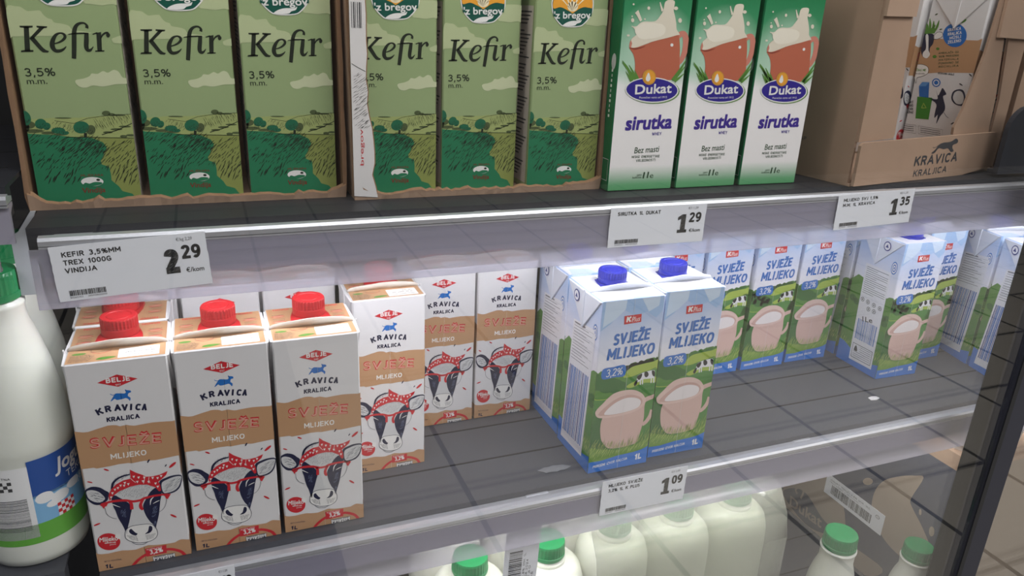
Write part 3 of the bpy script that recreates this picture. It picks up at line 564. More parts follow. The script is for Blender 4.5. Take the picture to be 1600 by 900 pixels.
PLi_ART = [
('P','offwhite',5,0,[(18.5,149.9),(63.5,149.4),(66.4,9.5),(24.0,8.3)]),
('L','ink',6,0,[(21.4,145.6),(60.4,145.2)],[0.6]),
('L','ink',6,0,[(21.5,142.8),(41.2,142.6)],[0.6]),
('L','ink',6,0,[(21.6,140.0),(60.6,139.6)],[0.6]),
('L','ink',6,0,[(21.7,137.1),(60.6,136.8)],[0.6]),
('L','ink',6,0,[(21.8,134.3),(60.7,134.0)],[0.6]),
('L','ink',6,0,[(21.9,131.5),(41.5,131.4)],[0.6]),
('L','ink',6,0,[(22.0,128.6),(60.8,128.4)],[0.6]),
('L','ink',6,0,[(22.1,125.8),(60.9,125.6)],[0.6]),
('L','ink',6,0,[(22.2,123.0),(60.9,122.8)],[0.6]),
('L','ink',6,0,[(22.3,120.2),(41.9,120.1)],[0.6]),
('L','ink',6,0,[(22.4,117.3),(61.1,117.2)],[0.6]),
('L','ink',6,0,[(22.5,114.5),(61.1,114.4)],[0.6]),
('L','ink',6,0,[(22.6,111.7),(61.2,111.6)],[0.6]),
('L','ink',6,0,[(22.7,108.8),(42.2,108.8)],[0.6]),
('E','ink',6,(25.8,98.9),(3.2,0),(0,3.2)),
('E','offwhite',7,(25.8,98.9),(2.4,0),(0,2.4)),
('E','ink',8,(25.8,98.9),(1,0),(0,1.4)),
('E','ink',6,(35.9,98.3),(3.2,0),(0,3.2)),
('E','offwhite',7,(35.9,98.3),(2.4,0),(0,2.4)),
('E','ink',8,(35.9,98.3),(1,0),(0,1.4)),
('E','ink',6,(47.0,97.6),(3.2,0),(0,3.2)),
('E','offwhite',7,(47.0,97.6),(2.4,0),(0,2.4)),
('E','ink',8,(47.0,97.6),(1,0),(0,1.4)),
('E','ink',6,(58.0,96.9),(3.2,0),(0,3.2)),
('E','offwhite',7,(58.0,96.9),(2.4,0),(0,2.4)),
('E','ink',8,(58.0,96.9),(1,0),(0,1.4)),
('E','ink',6,(39.3,89.1),(3.2,0),(0,3.2)),
('E','offwhite',7,(39.3,89.1),(2.4,0),(0,2.4)),
('E','ink',8,(39.3,89.1),(1,0),(0,1.4)),
('E','ink',6,(49.4,89.2),(3.2,0),(0,3.2)),
('E','offwhite',7,(49.4,89.2),(2.4,0),(0,2.4)),
('E','ink',8,(49.4,89.2),(1,0),(0,1.4)),
('T','ink',6,'1Le',(33.6,68.9),(51.1,73.0),6.99,0.04,0),
('P','textblue',6,0,[(25.9,70.6),(27.5,70.7),(28.5,41.0),(27.0,40.9)]),
('P','textblue',6,0,[(28.8,70.7),(29.9,70.7),(30.9,41.0),(29.8,41.0)]),
('P','textblue',6,0,[(31.2,70.7),(32.2,70.7),(33.3,41.1),(32.2,41.0)]),
('P','textblue',6,0,[(33.6,70.7),(34.6,70.7),(35.6,41.1),(34.6,41.1)]),
('P','textblue',6,0,[(35.3,70.7),(36.4,70.8),(37.4,41.1),(36.3,41.1)]),
('P','textblue',6,0,[(37.7,70.8),(38.3,70.8),(39.3,41.2),(38.6,41.2)]),
('P','textblue',6,0,[(39.0,70.8),(40.1,70.8),(41.0,41.2),(39.9,41.2)]),
('P','textblue',6,0,[(41.2,70.8),(41.8,70.8),(42.7,41.2),(42.1,41.2)]),
('P','textblue',6,0,[(43.1,70.8),(44.2,70.8),(45.1,41.3),(44.0,41.3)]),
('P','textblue',6,0,[(45.5,70.9),(46.2,70.9),(47.0,41.3),(46.4,41.3)]),
('P','textblue',6,0,[(47.5,70.9),(48.1,70.9),(49.0,41.4),(48.3,41.3)]),
('P','textblue',6,0,[(49.4,70.9),(50.1,70.9),(50.9,41.4),(50.3,41.4)]),
('P','textblue',6,0,[(50.8,70.9),(51.4,70.9),(52.2,41.4),(51.5,41.4)]),
('P','textblue',6,0,[(52.5,70.9),(54.0,70.9),(54.8,41.5),(53.3,41.4)]),
('P','textblue',6,0,[(55.1,71.0),(56.2,71.0),(56.9,41.5),(55.8,41.5)]),
('P','textblue',6,0,[(57.3,71.0),(57.9,71.0),(58.6,41.5),(58.0,41.5)]),
('P','textblue',6,0,[(59.2,71.0),(60.8,71.0),(61.4,41.6),(59.9,41.6)]),
('P','ink',6,0,[(26.0,33.9),(62.9,34.6),(63.3,13.6),(26.8,12.6)]),
('P','offwhite',7,0,[(26.7,33.2),(62.2,33.9),(62.7,14.3),(27.4,13.4)]),
('L','ink',8,0,[(40.2,31.3),(60.8,31.8)],[0.5]),
('L','ink',8,0,[(40.3,28.4),(60.9,28.8)],[0.5]),
('L','ink',8,0,[(40.4,25.4),(60.9,25.9)],[0.5]),
('L','ink',8,0,[(29.4,22.2),(61.0,22.9)],[0.5]),
('L','ink',8,0,[(29.5,19.2),(61.1,20.0)],[0.5]),
('L','ink',8,0,[(29.7,16.2),(61.1,17.1)],[0.5]),
('P','ink',8,1,[(29.8,24.0),(32.5,31.9),(36.2,24.2)]),
]
F_ART = [
('P','cloud1',1,1,[(0.6,141.3),(6.2,142.5),(8.9,142.4),(11.4,140.7),(13.3,139.6),(16.9,140.1),(20.7,140.3),(22.4,137.7),(24.6,135.5),(27.3,134.7),(28.4,132.7),(33.3,132.0),(37.4,130.6),(39.2,128.1),(44.9,127.3),(51.3,126.2),(44.6,125.3),(37.3,125.0),(26.4,123.5),(12.2,122.9),(1.6,122.3),(0,122.2)]),
('P','cloud1',1,1,[(46.2,157.7),(49.0,147.2),(51.8,146.2),(54.7,145.9),(60.4,145.4),(64.2,146.2),(67.2,146.6),(72,146.8),(72,159.4)]),
('P','cloud2',1,1,[(36.0,91.6),(37.3,93.2),(41.9,94.1),(46.0,95.9),(47.6,97.8),(51.3,97.5),(55.3,99.6),(58.2,98.4),(62.2,100.5),(65.5,99.3),(67.7,95.2),(71.5,94.4),(71.0,90.7),(62.5,90.2),(58.6,89.3),(53.2,88.4),(47.2,89.2),(42.5,87.5),(38.1,88.3)]),
('P','cloud1',1,1,[(63.8,122.4),(65.9,123.6),(69.0,124.7),(72,124.6),(72,120.2),(67.6,119.5),(64.7,120.0)]),
('P','kink',2,0,[(9.2,129.4),(12.3,129.5),(10.6,112.5),(7.3,112.4)]),
('P','kink',2,0,[(6.6,129.7),(14.8,130.0),(14.6,128.8),(10.9,128.1),(6.8,128.6)]),
('P','kink',2,0,[(4.7,111.9),(5.2,113.0),(9.3,113.7),(12.8,113.4),(12.5,112.2)]),
('P','kink',2,0,[(19.1,129.3),(22.3,129.4),(13.8,121.1),(12.2,121.1),(11.4,121.4)]),
('P','kink',2,0,[(17.1,130.1),(23.7,129.9),(23.3,128.8),(20.0,128.3),(17.0,128.9)]),
('P','kink',2,0,[(11.5,121.1),(14.2,122.7),(18.9,115.2),(20.5,113.7),(22.5,113.0),(21.5,111.9),(18.4,112.1),(16.8,113.6)]),
('L','kink',2,1,[(26.5,118.2),(29.3,119.1),(32.0,120.7),(33.8,122.8),(33.4,124.8),(31.1,125.5),(28.2,124.1),(25.7,120.1),(25.0,116.2),(26.5,113.4),(29.6,113.4),(32.1,114.8),(33.7,116.5)],[0.79,1.1,1.58,1.89,1.74,1.26,1.89,2.84,3.16,2.52,2.05,1.26,0.47]),
('L','kink',2,1,[(48.5,129.5),(48.9,131.1),(47.5,132.8),(44.9,132.8),(42.2,131.1),(40.4,127.6),(39.6,122.8),(38.4,114.1),(37.5,108.1)],[2.21,1.74,1.26,1.58,2.21,2.84,3.0,3.0,2.84]),
('L','kink',2,0,[(36.1,124.9),(41.0,125.6),(45.8,125.9),(49.3,126.0)],[0.47,1.1,1.1,0.63]),
('L','kink',2,1,[(47.9,126.1),(47.3,121.5),(46.6,117.1),(46.9,114.7),(48.4,114.1),(49.9,115.2),(51.1,116.8)],[2.68,3.0,3.0,2.68,2.05,1.1,0.47]),
('L','kink',2,0,[(51.7,125.4),(55.1,126.5)],[0.63,1.1]),
('P','kink',2,0,[(54.3,126.4),(57.5,127.2),(56.4,113.6),(53.4,113.5)]),
('P','kink',2,0,[(51.7,113.2),(52.1,114.1),(58.0,114.4),(57.9,113.5)]),
('L','kink',2,1,[(56.4,122.1),(58.2,125.1),(60.4,126.6),(62.2,126.8)],[0.63,1.1,1.42,1.26]),
('E','kink',2,(61.8,125.1),(1.3,0.0),(0.2,1.6)),
('T','kink',2,'3,5%',(4.9,95.1),(24.1,95.7),5.76,0.01,0),
('T','kink',2,'m.m.',(5.3,89.8),(18.1,90.1),4.26,0.01,0),
('P','field',1,0,[(0,64.7),(8.1,65.0),(19.8,65.8),(35.6,65.7),(52.0,67.1),(72,68.1),(72,0),(0,0)]),
('P','olive',2,0,[(33.9,52.8),(49.9,50.6),(72,50.1),(72,0),(56.1,-0.9),(37.9,22.0)]),
('P','teal',3,0,[(0,54.6),(1.8,54.2),(18.0,53.1),(21.9,52.4),(29.7,51.3),(41.7,50.5),(48.6,46.9),(50.6,43.2),(48.3,38.6),(47.2,36.3),(45.2,33.1),(45.6,30.2),(50.4,28.2),(50.9,22.5),(50.7,17.7),(55.2,12.8),(57.3,8.8),(63.8,6.6),(66.9,2.1),(67.0,-3.4),(0,0)]),
('E','treegreen2',4,(0,65.5),(3.9,-0.1),(0.2,5.4)),
('E','treegreen2',4,(9.5,61.4),(3.7,0.0),(0.5,3.7)),
('E','treegreen2',4,(13.1,59.6),(2.5,0.0),(0.4,2.7)),
('E','treegreen2',4,(20.1,56.4),(4.5,0.0),(0.3,2.2)),
('E','treegreen2',4,(23.8,54.6),(3.1,-0.1),(0.2,1.4)),
('E','olivedark',3,(2.0,60.6),(3.9,0.0),(0.4,2.7)),
('E','olivedark',3,(0,59.4),(1.8,-0.1),(0,3.5)),
('E','olivedark',3,(3.6,56.2),(7.0,-0.1),(0.3,1.4)),
('E','olivedark',3,(13.5,54.7),(4.7,0.0),(0.2,1.1)),
('E','olivedark',3,(21.2,53.5),(4.8,0.0),(0.2,0.9)),
('E','treegreen2',4,(35.5,58.5),(5.3,-0.1),(0.6,4.5)),
('E','olivedark',4,(41.5,56.6),(3.2,0.0),(0.5,3.6)),
('L','kink',4,1,[(37.7,54.4),(37.3,51.2)],[2]),
('H','kink',5,[(30.6,57.6),(34.7,58.9),(44.2,57.5),(42.0,53.0),(31.7,54.5)],45,1.5,1.6,0.35,2),
('H','kink',5,[(0,64.6),(2.5,63.7),(2.3,57.5),(0,56.7)],60,1.5,1.6,0.35,2),
('H','kink',5,[(5.9,61.0),(14.3,60.1),(13.6,55.2),(5.2,56.2)],60,1.6,1.6,0.35,2),
('H','kink',5,[(15.3,56.0),(24.6,55.0),(25.1,52.8),(15.7,53.6)],60,1.6,1.4,0.35,2),
('E','olivedark',3,(53.4,68.9),(2.8,0.0),(0.2,1.8)),
('E','olivedark',3,(57.0,67.8),(2.3,0.0),(0.1,1.1)),
('E','olivedark',3,(61.8,67.4),(4.2,0.0),(0.1,0.7)),
('E','olivedark',3,(24.5,65.5),(5.5,-0.1),(0.1,0.5)),
('E','olivedark',3,(63.2,51.3),(2.5,-0.1),(0.1,1.1)),
('E','olivedark',3,(68.3,52.1),(3.4,-0.1),(0.1,0.9)),
('E','olivedark',3,(52.8,54.6),(3.3,0.0),(0.1,0.8)),
('E','olivedark',3,(58.9,56.8),(4.1,0.0),(0.1,0.8)),
('E','olivedark',3,(64.9,58.8),(4.2,-0.1),(0.1,0.7)),
('L','kink',3,0,[(18.7,63.6),(31.1,61.5),(40.4,65.2),(51.9,66.9),(72,68.1)],[0.3]),
('L','kink',3,0,[(48.5,52.9),(58.8,55.9),(72,61.2)],[0.6]),
('L','kink',3,0,[(24.1,51.4),(41.7,50.9),(72,50.0)],[0.5]),
('H','kink',4,[(16.1,61.8),(30.9,60.3),(29.1,52.7),(16.1,56.5)],55,1.6,3.2,0.3,21),
('H','kink',4,[(45.0,63.3),(70.0,65.9),(70.1,60.4),(50.4,55.1),(45.5,55.2)],110,1.3,4.5,0.3,22),
('H','kink',5,[(0,52.7),(41.7,50.5),(49.3,46.0),(72,46.4),(72,41.7),(47.4,37.7),(16.3,41.2),(0,46.1)],42,1.7,4.8,0.5,23),
('H','kink',5,[(19.3,51.1),(41.5,49.3),(49.9,44.1),(47.3,36.7),(36.6,37.0),(11.3,39.5),(16.6,43.0),(34.3,43.5)],42,1.0,4.8,0.6,24),
('H','kink',5,[(0,38.9),(15.8,37.5),(48.1,36.7),(70.3,39.9),(68.5,24.8),(41.7,25.7),(2.3,26.9)],48,2.0,4.4,0.5,25),
('H','kink',5,[(3.5,24.1),(30.1,25.1),(27.1,14.9),(4.6,15.8)],58,2.6,6.5,0.85,26),
('H','kink',5,[(46.7,25.5),(70.5,26.6),(69.8,13.2),(53.5,12.8)],62,2.2,7,0.65,27),
('E','white',6,(37.4,17.1),(7.6,-0.3),(0.4,3.6)),
('P','teal',7,1,[(31.2,14.7),(32.7,16.5),(35.4,15.7),(38.9,16.8),(43.8,16.3),(43.0,14.7),(36.8,13.5)]),
('E','kink',8,(41.6,18.4),(1.3,-0.1),(0.1,0.9)),
('T','maroon',6,'Vindija',(29.5,8.6),(45.5,8.6),3.85,0.03,0.05),
('T','maroon',6,'MLJEKARA',(30.3,21.3),(45.5,21.2),1.71,0.02,0),
('P','white',4,1,[(14.8,165.3),(14.9,159.0),(17.0,152.8),(22.0,147.1),(28.2,143.8),(42.7,144.4),(48.8,148.1),(53.6,154.3),(55.3,160.8),(54.2,169.0),(49.7,176.0),(41.4,179.5),(34.2,180.0),(26.2,178.7),(19.3,174.4)]),
('P','badge',5,1,[(15.7,165.1),(15.8,159.1),(17.8,153.3),(22.6,147.8),(28.4,144.7),(42.4,145.2),(48.1,148.7),(52.7,154.7),(54.3,160.8),(53.3,168.6),(49.0,175.2),(41.0,178.6),(34.2,179.1),(26.6,177.8),(20.1,173.7)]),
('P','orange',6,1,[(16.4,158.6),(22.7,159.8),(27.8,158.5),(35.0,155.2),(41.1,159.1),(47.2,160.9),(53.9,160.3),(53.0,168.5),(48.8,174.8),(40.9,178.2),(34.3,178.7),(26.6,177.4),(20.5,173.4),(16.5,166.2)]),
('P','cream',7,0,[(34.5,157.2),(16.9,171.6),(19.7,171.7)]),
('P','cream',7,0,[(34.5,157.2),(25.0,172.0),(27.8,172.1)]),
('P','cream',7,0,[(34.5,157.2),(32.0,172.4),(34.9,172.5)]),
('P','cream',7,0,[(34.5,157.2),(40.2,172.8),(43.1,172.9)]),
('P','cream',7,0,[(34.5,157.2),(50.5,173.3),(53.4,173.4)]),
('E','cream',7,(34.9,160.8),(5.1,0.2),(-0.2,4.1)),
('P','badge',8,0,[(16.2,157.7),(19.6,158.7),(23.7,159.2),(27.8,158.5),(31.9,156.9),(35.0,155.0),(38.1,157.1),(42.1,159.3),(47.3,160.6),(51.4,160.5),(54.3,159.8),(53.8,153.4),(17.0,151.9)]),
('P','white',8,1,[(26.9,144.4),(28.6,146.7),(34.2,148.8),(42.5,149.4),(44.5,150.7),(43.6,148.2),(40.0,146.8),(37.2,145.0)]),
('T','white',9,"'z bregov",(17.6,150.3),(52.8,151.9),5.6,0.04,0),
]
FL_ART = [
('P','paper',1,0,[(6,5),(66,5),(66,160),(6,160)]),
('L','ink',2,0,[(9,155.0),(63,155.0)],[1.3]),
('L','ink',2,0,[(9,151.8),(60,151.8)],[1.3]),
('L','ink',2,0,[(9,148.6),(57,148.6)],[1.3]),
('L','ink',2,0,[(9,145.4),(54,145.4)],[1.3]),
('L','ink',2,0,[(9,139.0),(48,139.0)],[1.3]),
('L','ink',2,0,[(9,135.8),(62,135.8)],[1.3]),
('L','ink',2,0,[(9,132.6),(59,132.6)],[1.3]),
('L','ink',2,0,[(9,129.4),(56,129.4)],[1.3]),
('L','ink',2,0,[(9,126.2),(53,126.2)],[1.3]),
('L','ink',2,0,[(9,123.0),(50,123.0)],[1.3]),
('L','ink',2,0,[(9,119.8),(47,119.8)],[1.3]),
('L','ink',2,0,[(9,116.6),(61,116.6)],[1.3]),
('L','ink',2,0,[(9,110.2),(55,110.2)],[1.3]),
('L','ink',2,0,[(9,107.0),(52,107.0)],[1.3]),
('L','ink',2,0,[(9,103.8),(49,103.8)],[1.3]),
('L','ink',2,0,[(9,100.6),(63,100.6)],[1.3]),
('L','ink',2,0,[(9,97.4),(60,97.4)],[1.3]),
('L','ink',2,0,[(9,94.2),(57,94.2)],[1.3]),
('L','ink',2,0,[(9,91.0),(54,91.0)],[1.3]),
('L','ink',2,0,[(9,87.8),(51,87.8)],[1.3]),
('L','ink',2,0,[(9,81.4),(62,81.4)],[1.3]),
('L','ink',2,0,[(9,78.2),(59,78.2)],[1.3]),
('L','ink',2,0,[(9,75.0),(56,75.0)],[1.3]),
('L','ink',2,0,[(9,71.8),(53,71.8)],[1.3]),
('L','ink',2,0,[(9,68.6),(50,68.6)],[1.3]),
('L','ink',2,0,[(9,65.4),(47,65.4)],[1.3]),
('L','ink',2,0,[(9,62.2),(61,62.2)],[1.3]),
('L','ink',2,0,[(9,59.0),(58,59.0)],[1.3]),
('L','ink',2,0,[(9,52.6),(52,52.6)],[1.3]),
('L','ink',2,0,[(9,49.4),(49,49.4)],[1.3]),
('L','ink',2,0,[(9,46.2),(63,46.2)],[1.3]),
('L','ink',2,0,[(9,43.0),(60,43.0)],[1.3]),
('L','ink',2,0,[(9,39.8),(57,39.8)],[1.3]),
('L','ink',2,0,[(9,36.6),(54,36.6)],[1.3]),
('L','ink',2,0,[(9,33.4),(51,33.4)],[1.3]),
('L','ink',2,0,[(9,30.2),(48,30.2)],[1.3]),
('L','ink',2,0,[(9,23.8),(59,23.8)],[1.3]),
('L','ink',2,0,[(9,20.6),(56,20.6)],[1.3]),
('L','ink',2,0,[(9,17.4),(53,17.4)],[1.3]),
('L','ink',2,0,[(9,14.2),(50,14.2)],[1.3]),
('L','ink',2,0,[(9,11.0),(47,11.0)],[1.3]),
]
FR_ART = [
('H','kink',1,[(0,2),(72,2),(72,75),(0,75)],55,2.2,8,0.7,31),
('H','kink',1,[(0,70),(72,70),(72,160),(0,175)],-35,2.4,9,0.9,32),
]
D_ART = [
('L','mugpink',2,1,[(59.7,141.9),(62.4,143.9),(66.2,143.1),(68.5,137.2),(68.4,128.3),(65.7,121.2),(63.0,118.1)],[5.5,5,5.5,6.5,6,5,4]),
('P','mug',3,1,[(9.8,130.7),(11.9,127.9),(14.9,124.1),(17.1,117.3),(18.0,109.4),(20.8,103.4),(40.1,102.7),(60.7,103.9),(64.7,111.1),(63.7,122.2),(62.7,132.1),(60.3,141.9),(58.3,143.3),(48.4,140.4),(35.7,137.3),(25.5,133.6),(16.4,131.1)]),
('P','mugpink',4,1,[(9.8,130.9),(10.2,136.5),(14.2,140.5),(17.9,138.7),(16.2,132.8),(15.3,130.9)]),
('P','splash',5,1,[(11.5,131.0),(12.0,134.2),(10.8,137.5),(14.2,140.5),(15.7,142.4),(13.3,146.2),(10.9,148.5),(14.9,148.9),(18.6,151.9),(23.1,153.2),(29.0,153.2),(34.1,154.1),(37.7,158.0),(40.6,162.9),(42.4,171.0),(51.3,171.5),(51.4,163.9),(53.4,159.1),(55.8,152.5),(56.8,147.7),(60.7,143.4),(57.8,142.6),(48.4,140.1),(35.7,137.1),(26.6,134.3),(19.8,131.8),(15.3,130.7)]),
('P','splash2',6,1,[(13.5,146.2),(21.0,151.7),(33.8,152.2),(42.2,151.0),(45.2,146.3),(41.1,141.3),(26.1,138.0),(17.8,139.6)]),
('L','splash',5,1,[(13.5,161.1),(15.5,158.6),(19.0,153.5)],[4,3.2,2.4]),
('L','splash',5,1,[(36.4,169.8),(38.1,166.1),(40.1,162.6)],[0.8,1.6,2.6]),
('E','splash',5,(10.4,153.7),(1.6,0.0),(-0.2,1.7)),
('E','splash',5,(9.8,166.9),(0.9,0.1),(-0.1,0.8)),
('E','splash',5,(25.5,164.4),(1.4,0.1),(-0.2,1.4)),
('E','splash',5,(53.6,165.4),(2.2,0.1),(-0.2,1.5)),
('E','splash',5,(59.4,155.3),(1.9,0.1),(-0.3,2.0)),
('E','splash',5,(7.4,140.9),(1.5,0.1),(-0.1,0.9)),
('E','splash',5,(22.7,155.1),(0.9,0.0),(-0.1,0.7)),
('E','splash',5,(9.5,156.9),(0.7,0.0),(0.0,0.6)),
('E','splash',5,(10.7,148.5),(0.9,0.0),(0.0,0.5)),
('E','white',5,(53.7,134.0),(1.6,0.1),(-0.2,1.4)),
('L','mugdark',4,1,[(10.1,130.5),(16.6,129.7),(25.7,132.1)],[0.6,1.2,0.5]),
('L','leaf',6,1,[(3.8,119.4),(10.4,112.2),(16.2,102.4)],[0.4,2.2,3.2]),
('L','leaf',6,1,[(11.2,115.7),(16.7,108.4),(21.0,101.4)],[0.4,2.2,3.2]),
('L','leaf',6,1,[(8.3,110.2),(13.7,103.4),(17.7,99.4)],[0.4,2.2,3.2]),
('L','leaf',6,1,[(17.5,111.3),(20.6,105.4),(22.8,101.5)],[0.4,2.2,3.2]),
('L','leaf',6,1,[(3.7,118.0),(13.0,109.3),(20.9,102.4)],[0.4,2.2,3.2]),
('L','leaf',6,1,[(71.5,122.3),(66.7,114.1),(58.4,102.9)],[0.4,2.2,3]),
('L','leaf',6,1,[(71.4,116.3),(66.0,110.1),(59.6,102.9)],[0.4,2.2,3]),
('L','leaf',6,1,[(71.1,109.6),(65.5,105.0),(61.0,101.9)],[0.4,2.2,3]),
('E','logogreen',7,(39.3,93.3),(28.7,-0.5),(-1.1,11.7)),
('E','white',8,(38.0,93.9),(28.6,-0.5),(-1.0,11.5)),
('E','logoblue',9,(37.9,94.0),(27.4,-0.5),(-1.0,10.5)),
('E','orangedark',10,(33.1,105.4),(7.2,0.1),(-0.8,6.8)),
('E','orange',11,(33.7,105.6),(5.5,0.1),(-0.7,5.6)),
('P','white',12,1,[(31.8,109.4),(33.8,106.6),(34.5,103.6),(32.7,101.6),(30.2,102.5),(29.7,105.0)]),
('T','white',10,'Dukat',(19.9,90.2),(58.9,91.8),8.45,0.05,0),
('T','white',10,'Posvećen vama od 1912.',(24.9,86.3),(55.2,86.8),1.81,0.01,0),
('T','sirutka',2,'sirutka',(13.2,57.7),(63.7,59.1),12.88,0.07,0.1),
('T','sirutka',2,'WHEY',(43.0,52.2),(53.5,52.4),3.03,0.03,0),
('T','bez',2,'Bez masti',(25.7,35.7),(52.4,36.7),5.63,0.02,0.1),
('T','bez',2,'NISKE ENERGETSKE',(23.5,31.1),(54.1,31.3),2.42,0.03,0),
('T','bez',2,'VRIJEDNOSTI',(28.5,27.3),(50.0,27.8),2.52,0.03,0),
('T','bez',2,'1l',(37.6,11.5),(43.7,11.7),5.84,0.06,0.15),
('T','bez',2,'neto',(31.0,14.0),(36.4,14.2),1.81,0.02,0),
('T','bez',2,'količina',(26.6,11.7),(36.4,11.7),1.81,0.02,0),
('T','bez',2,'e',(45.7,11.4),(49.7,11.7),5.04,-0.01,0),
]
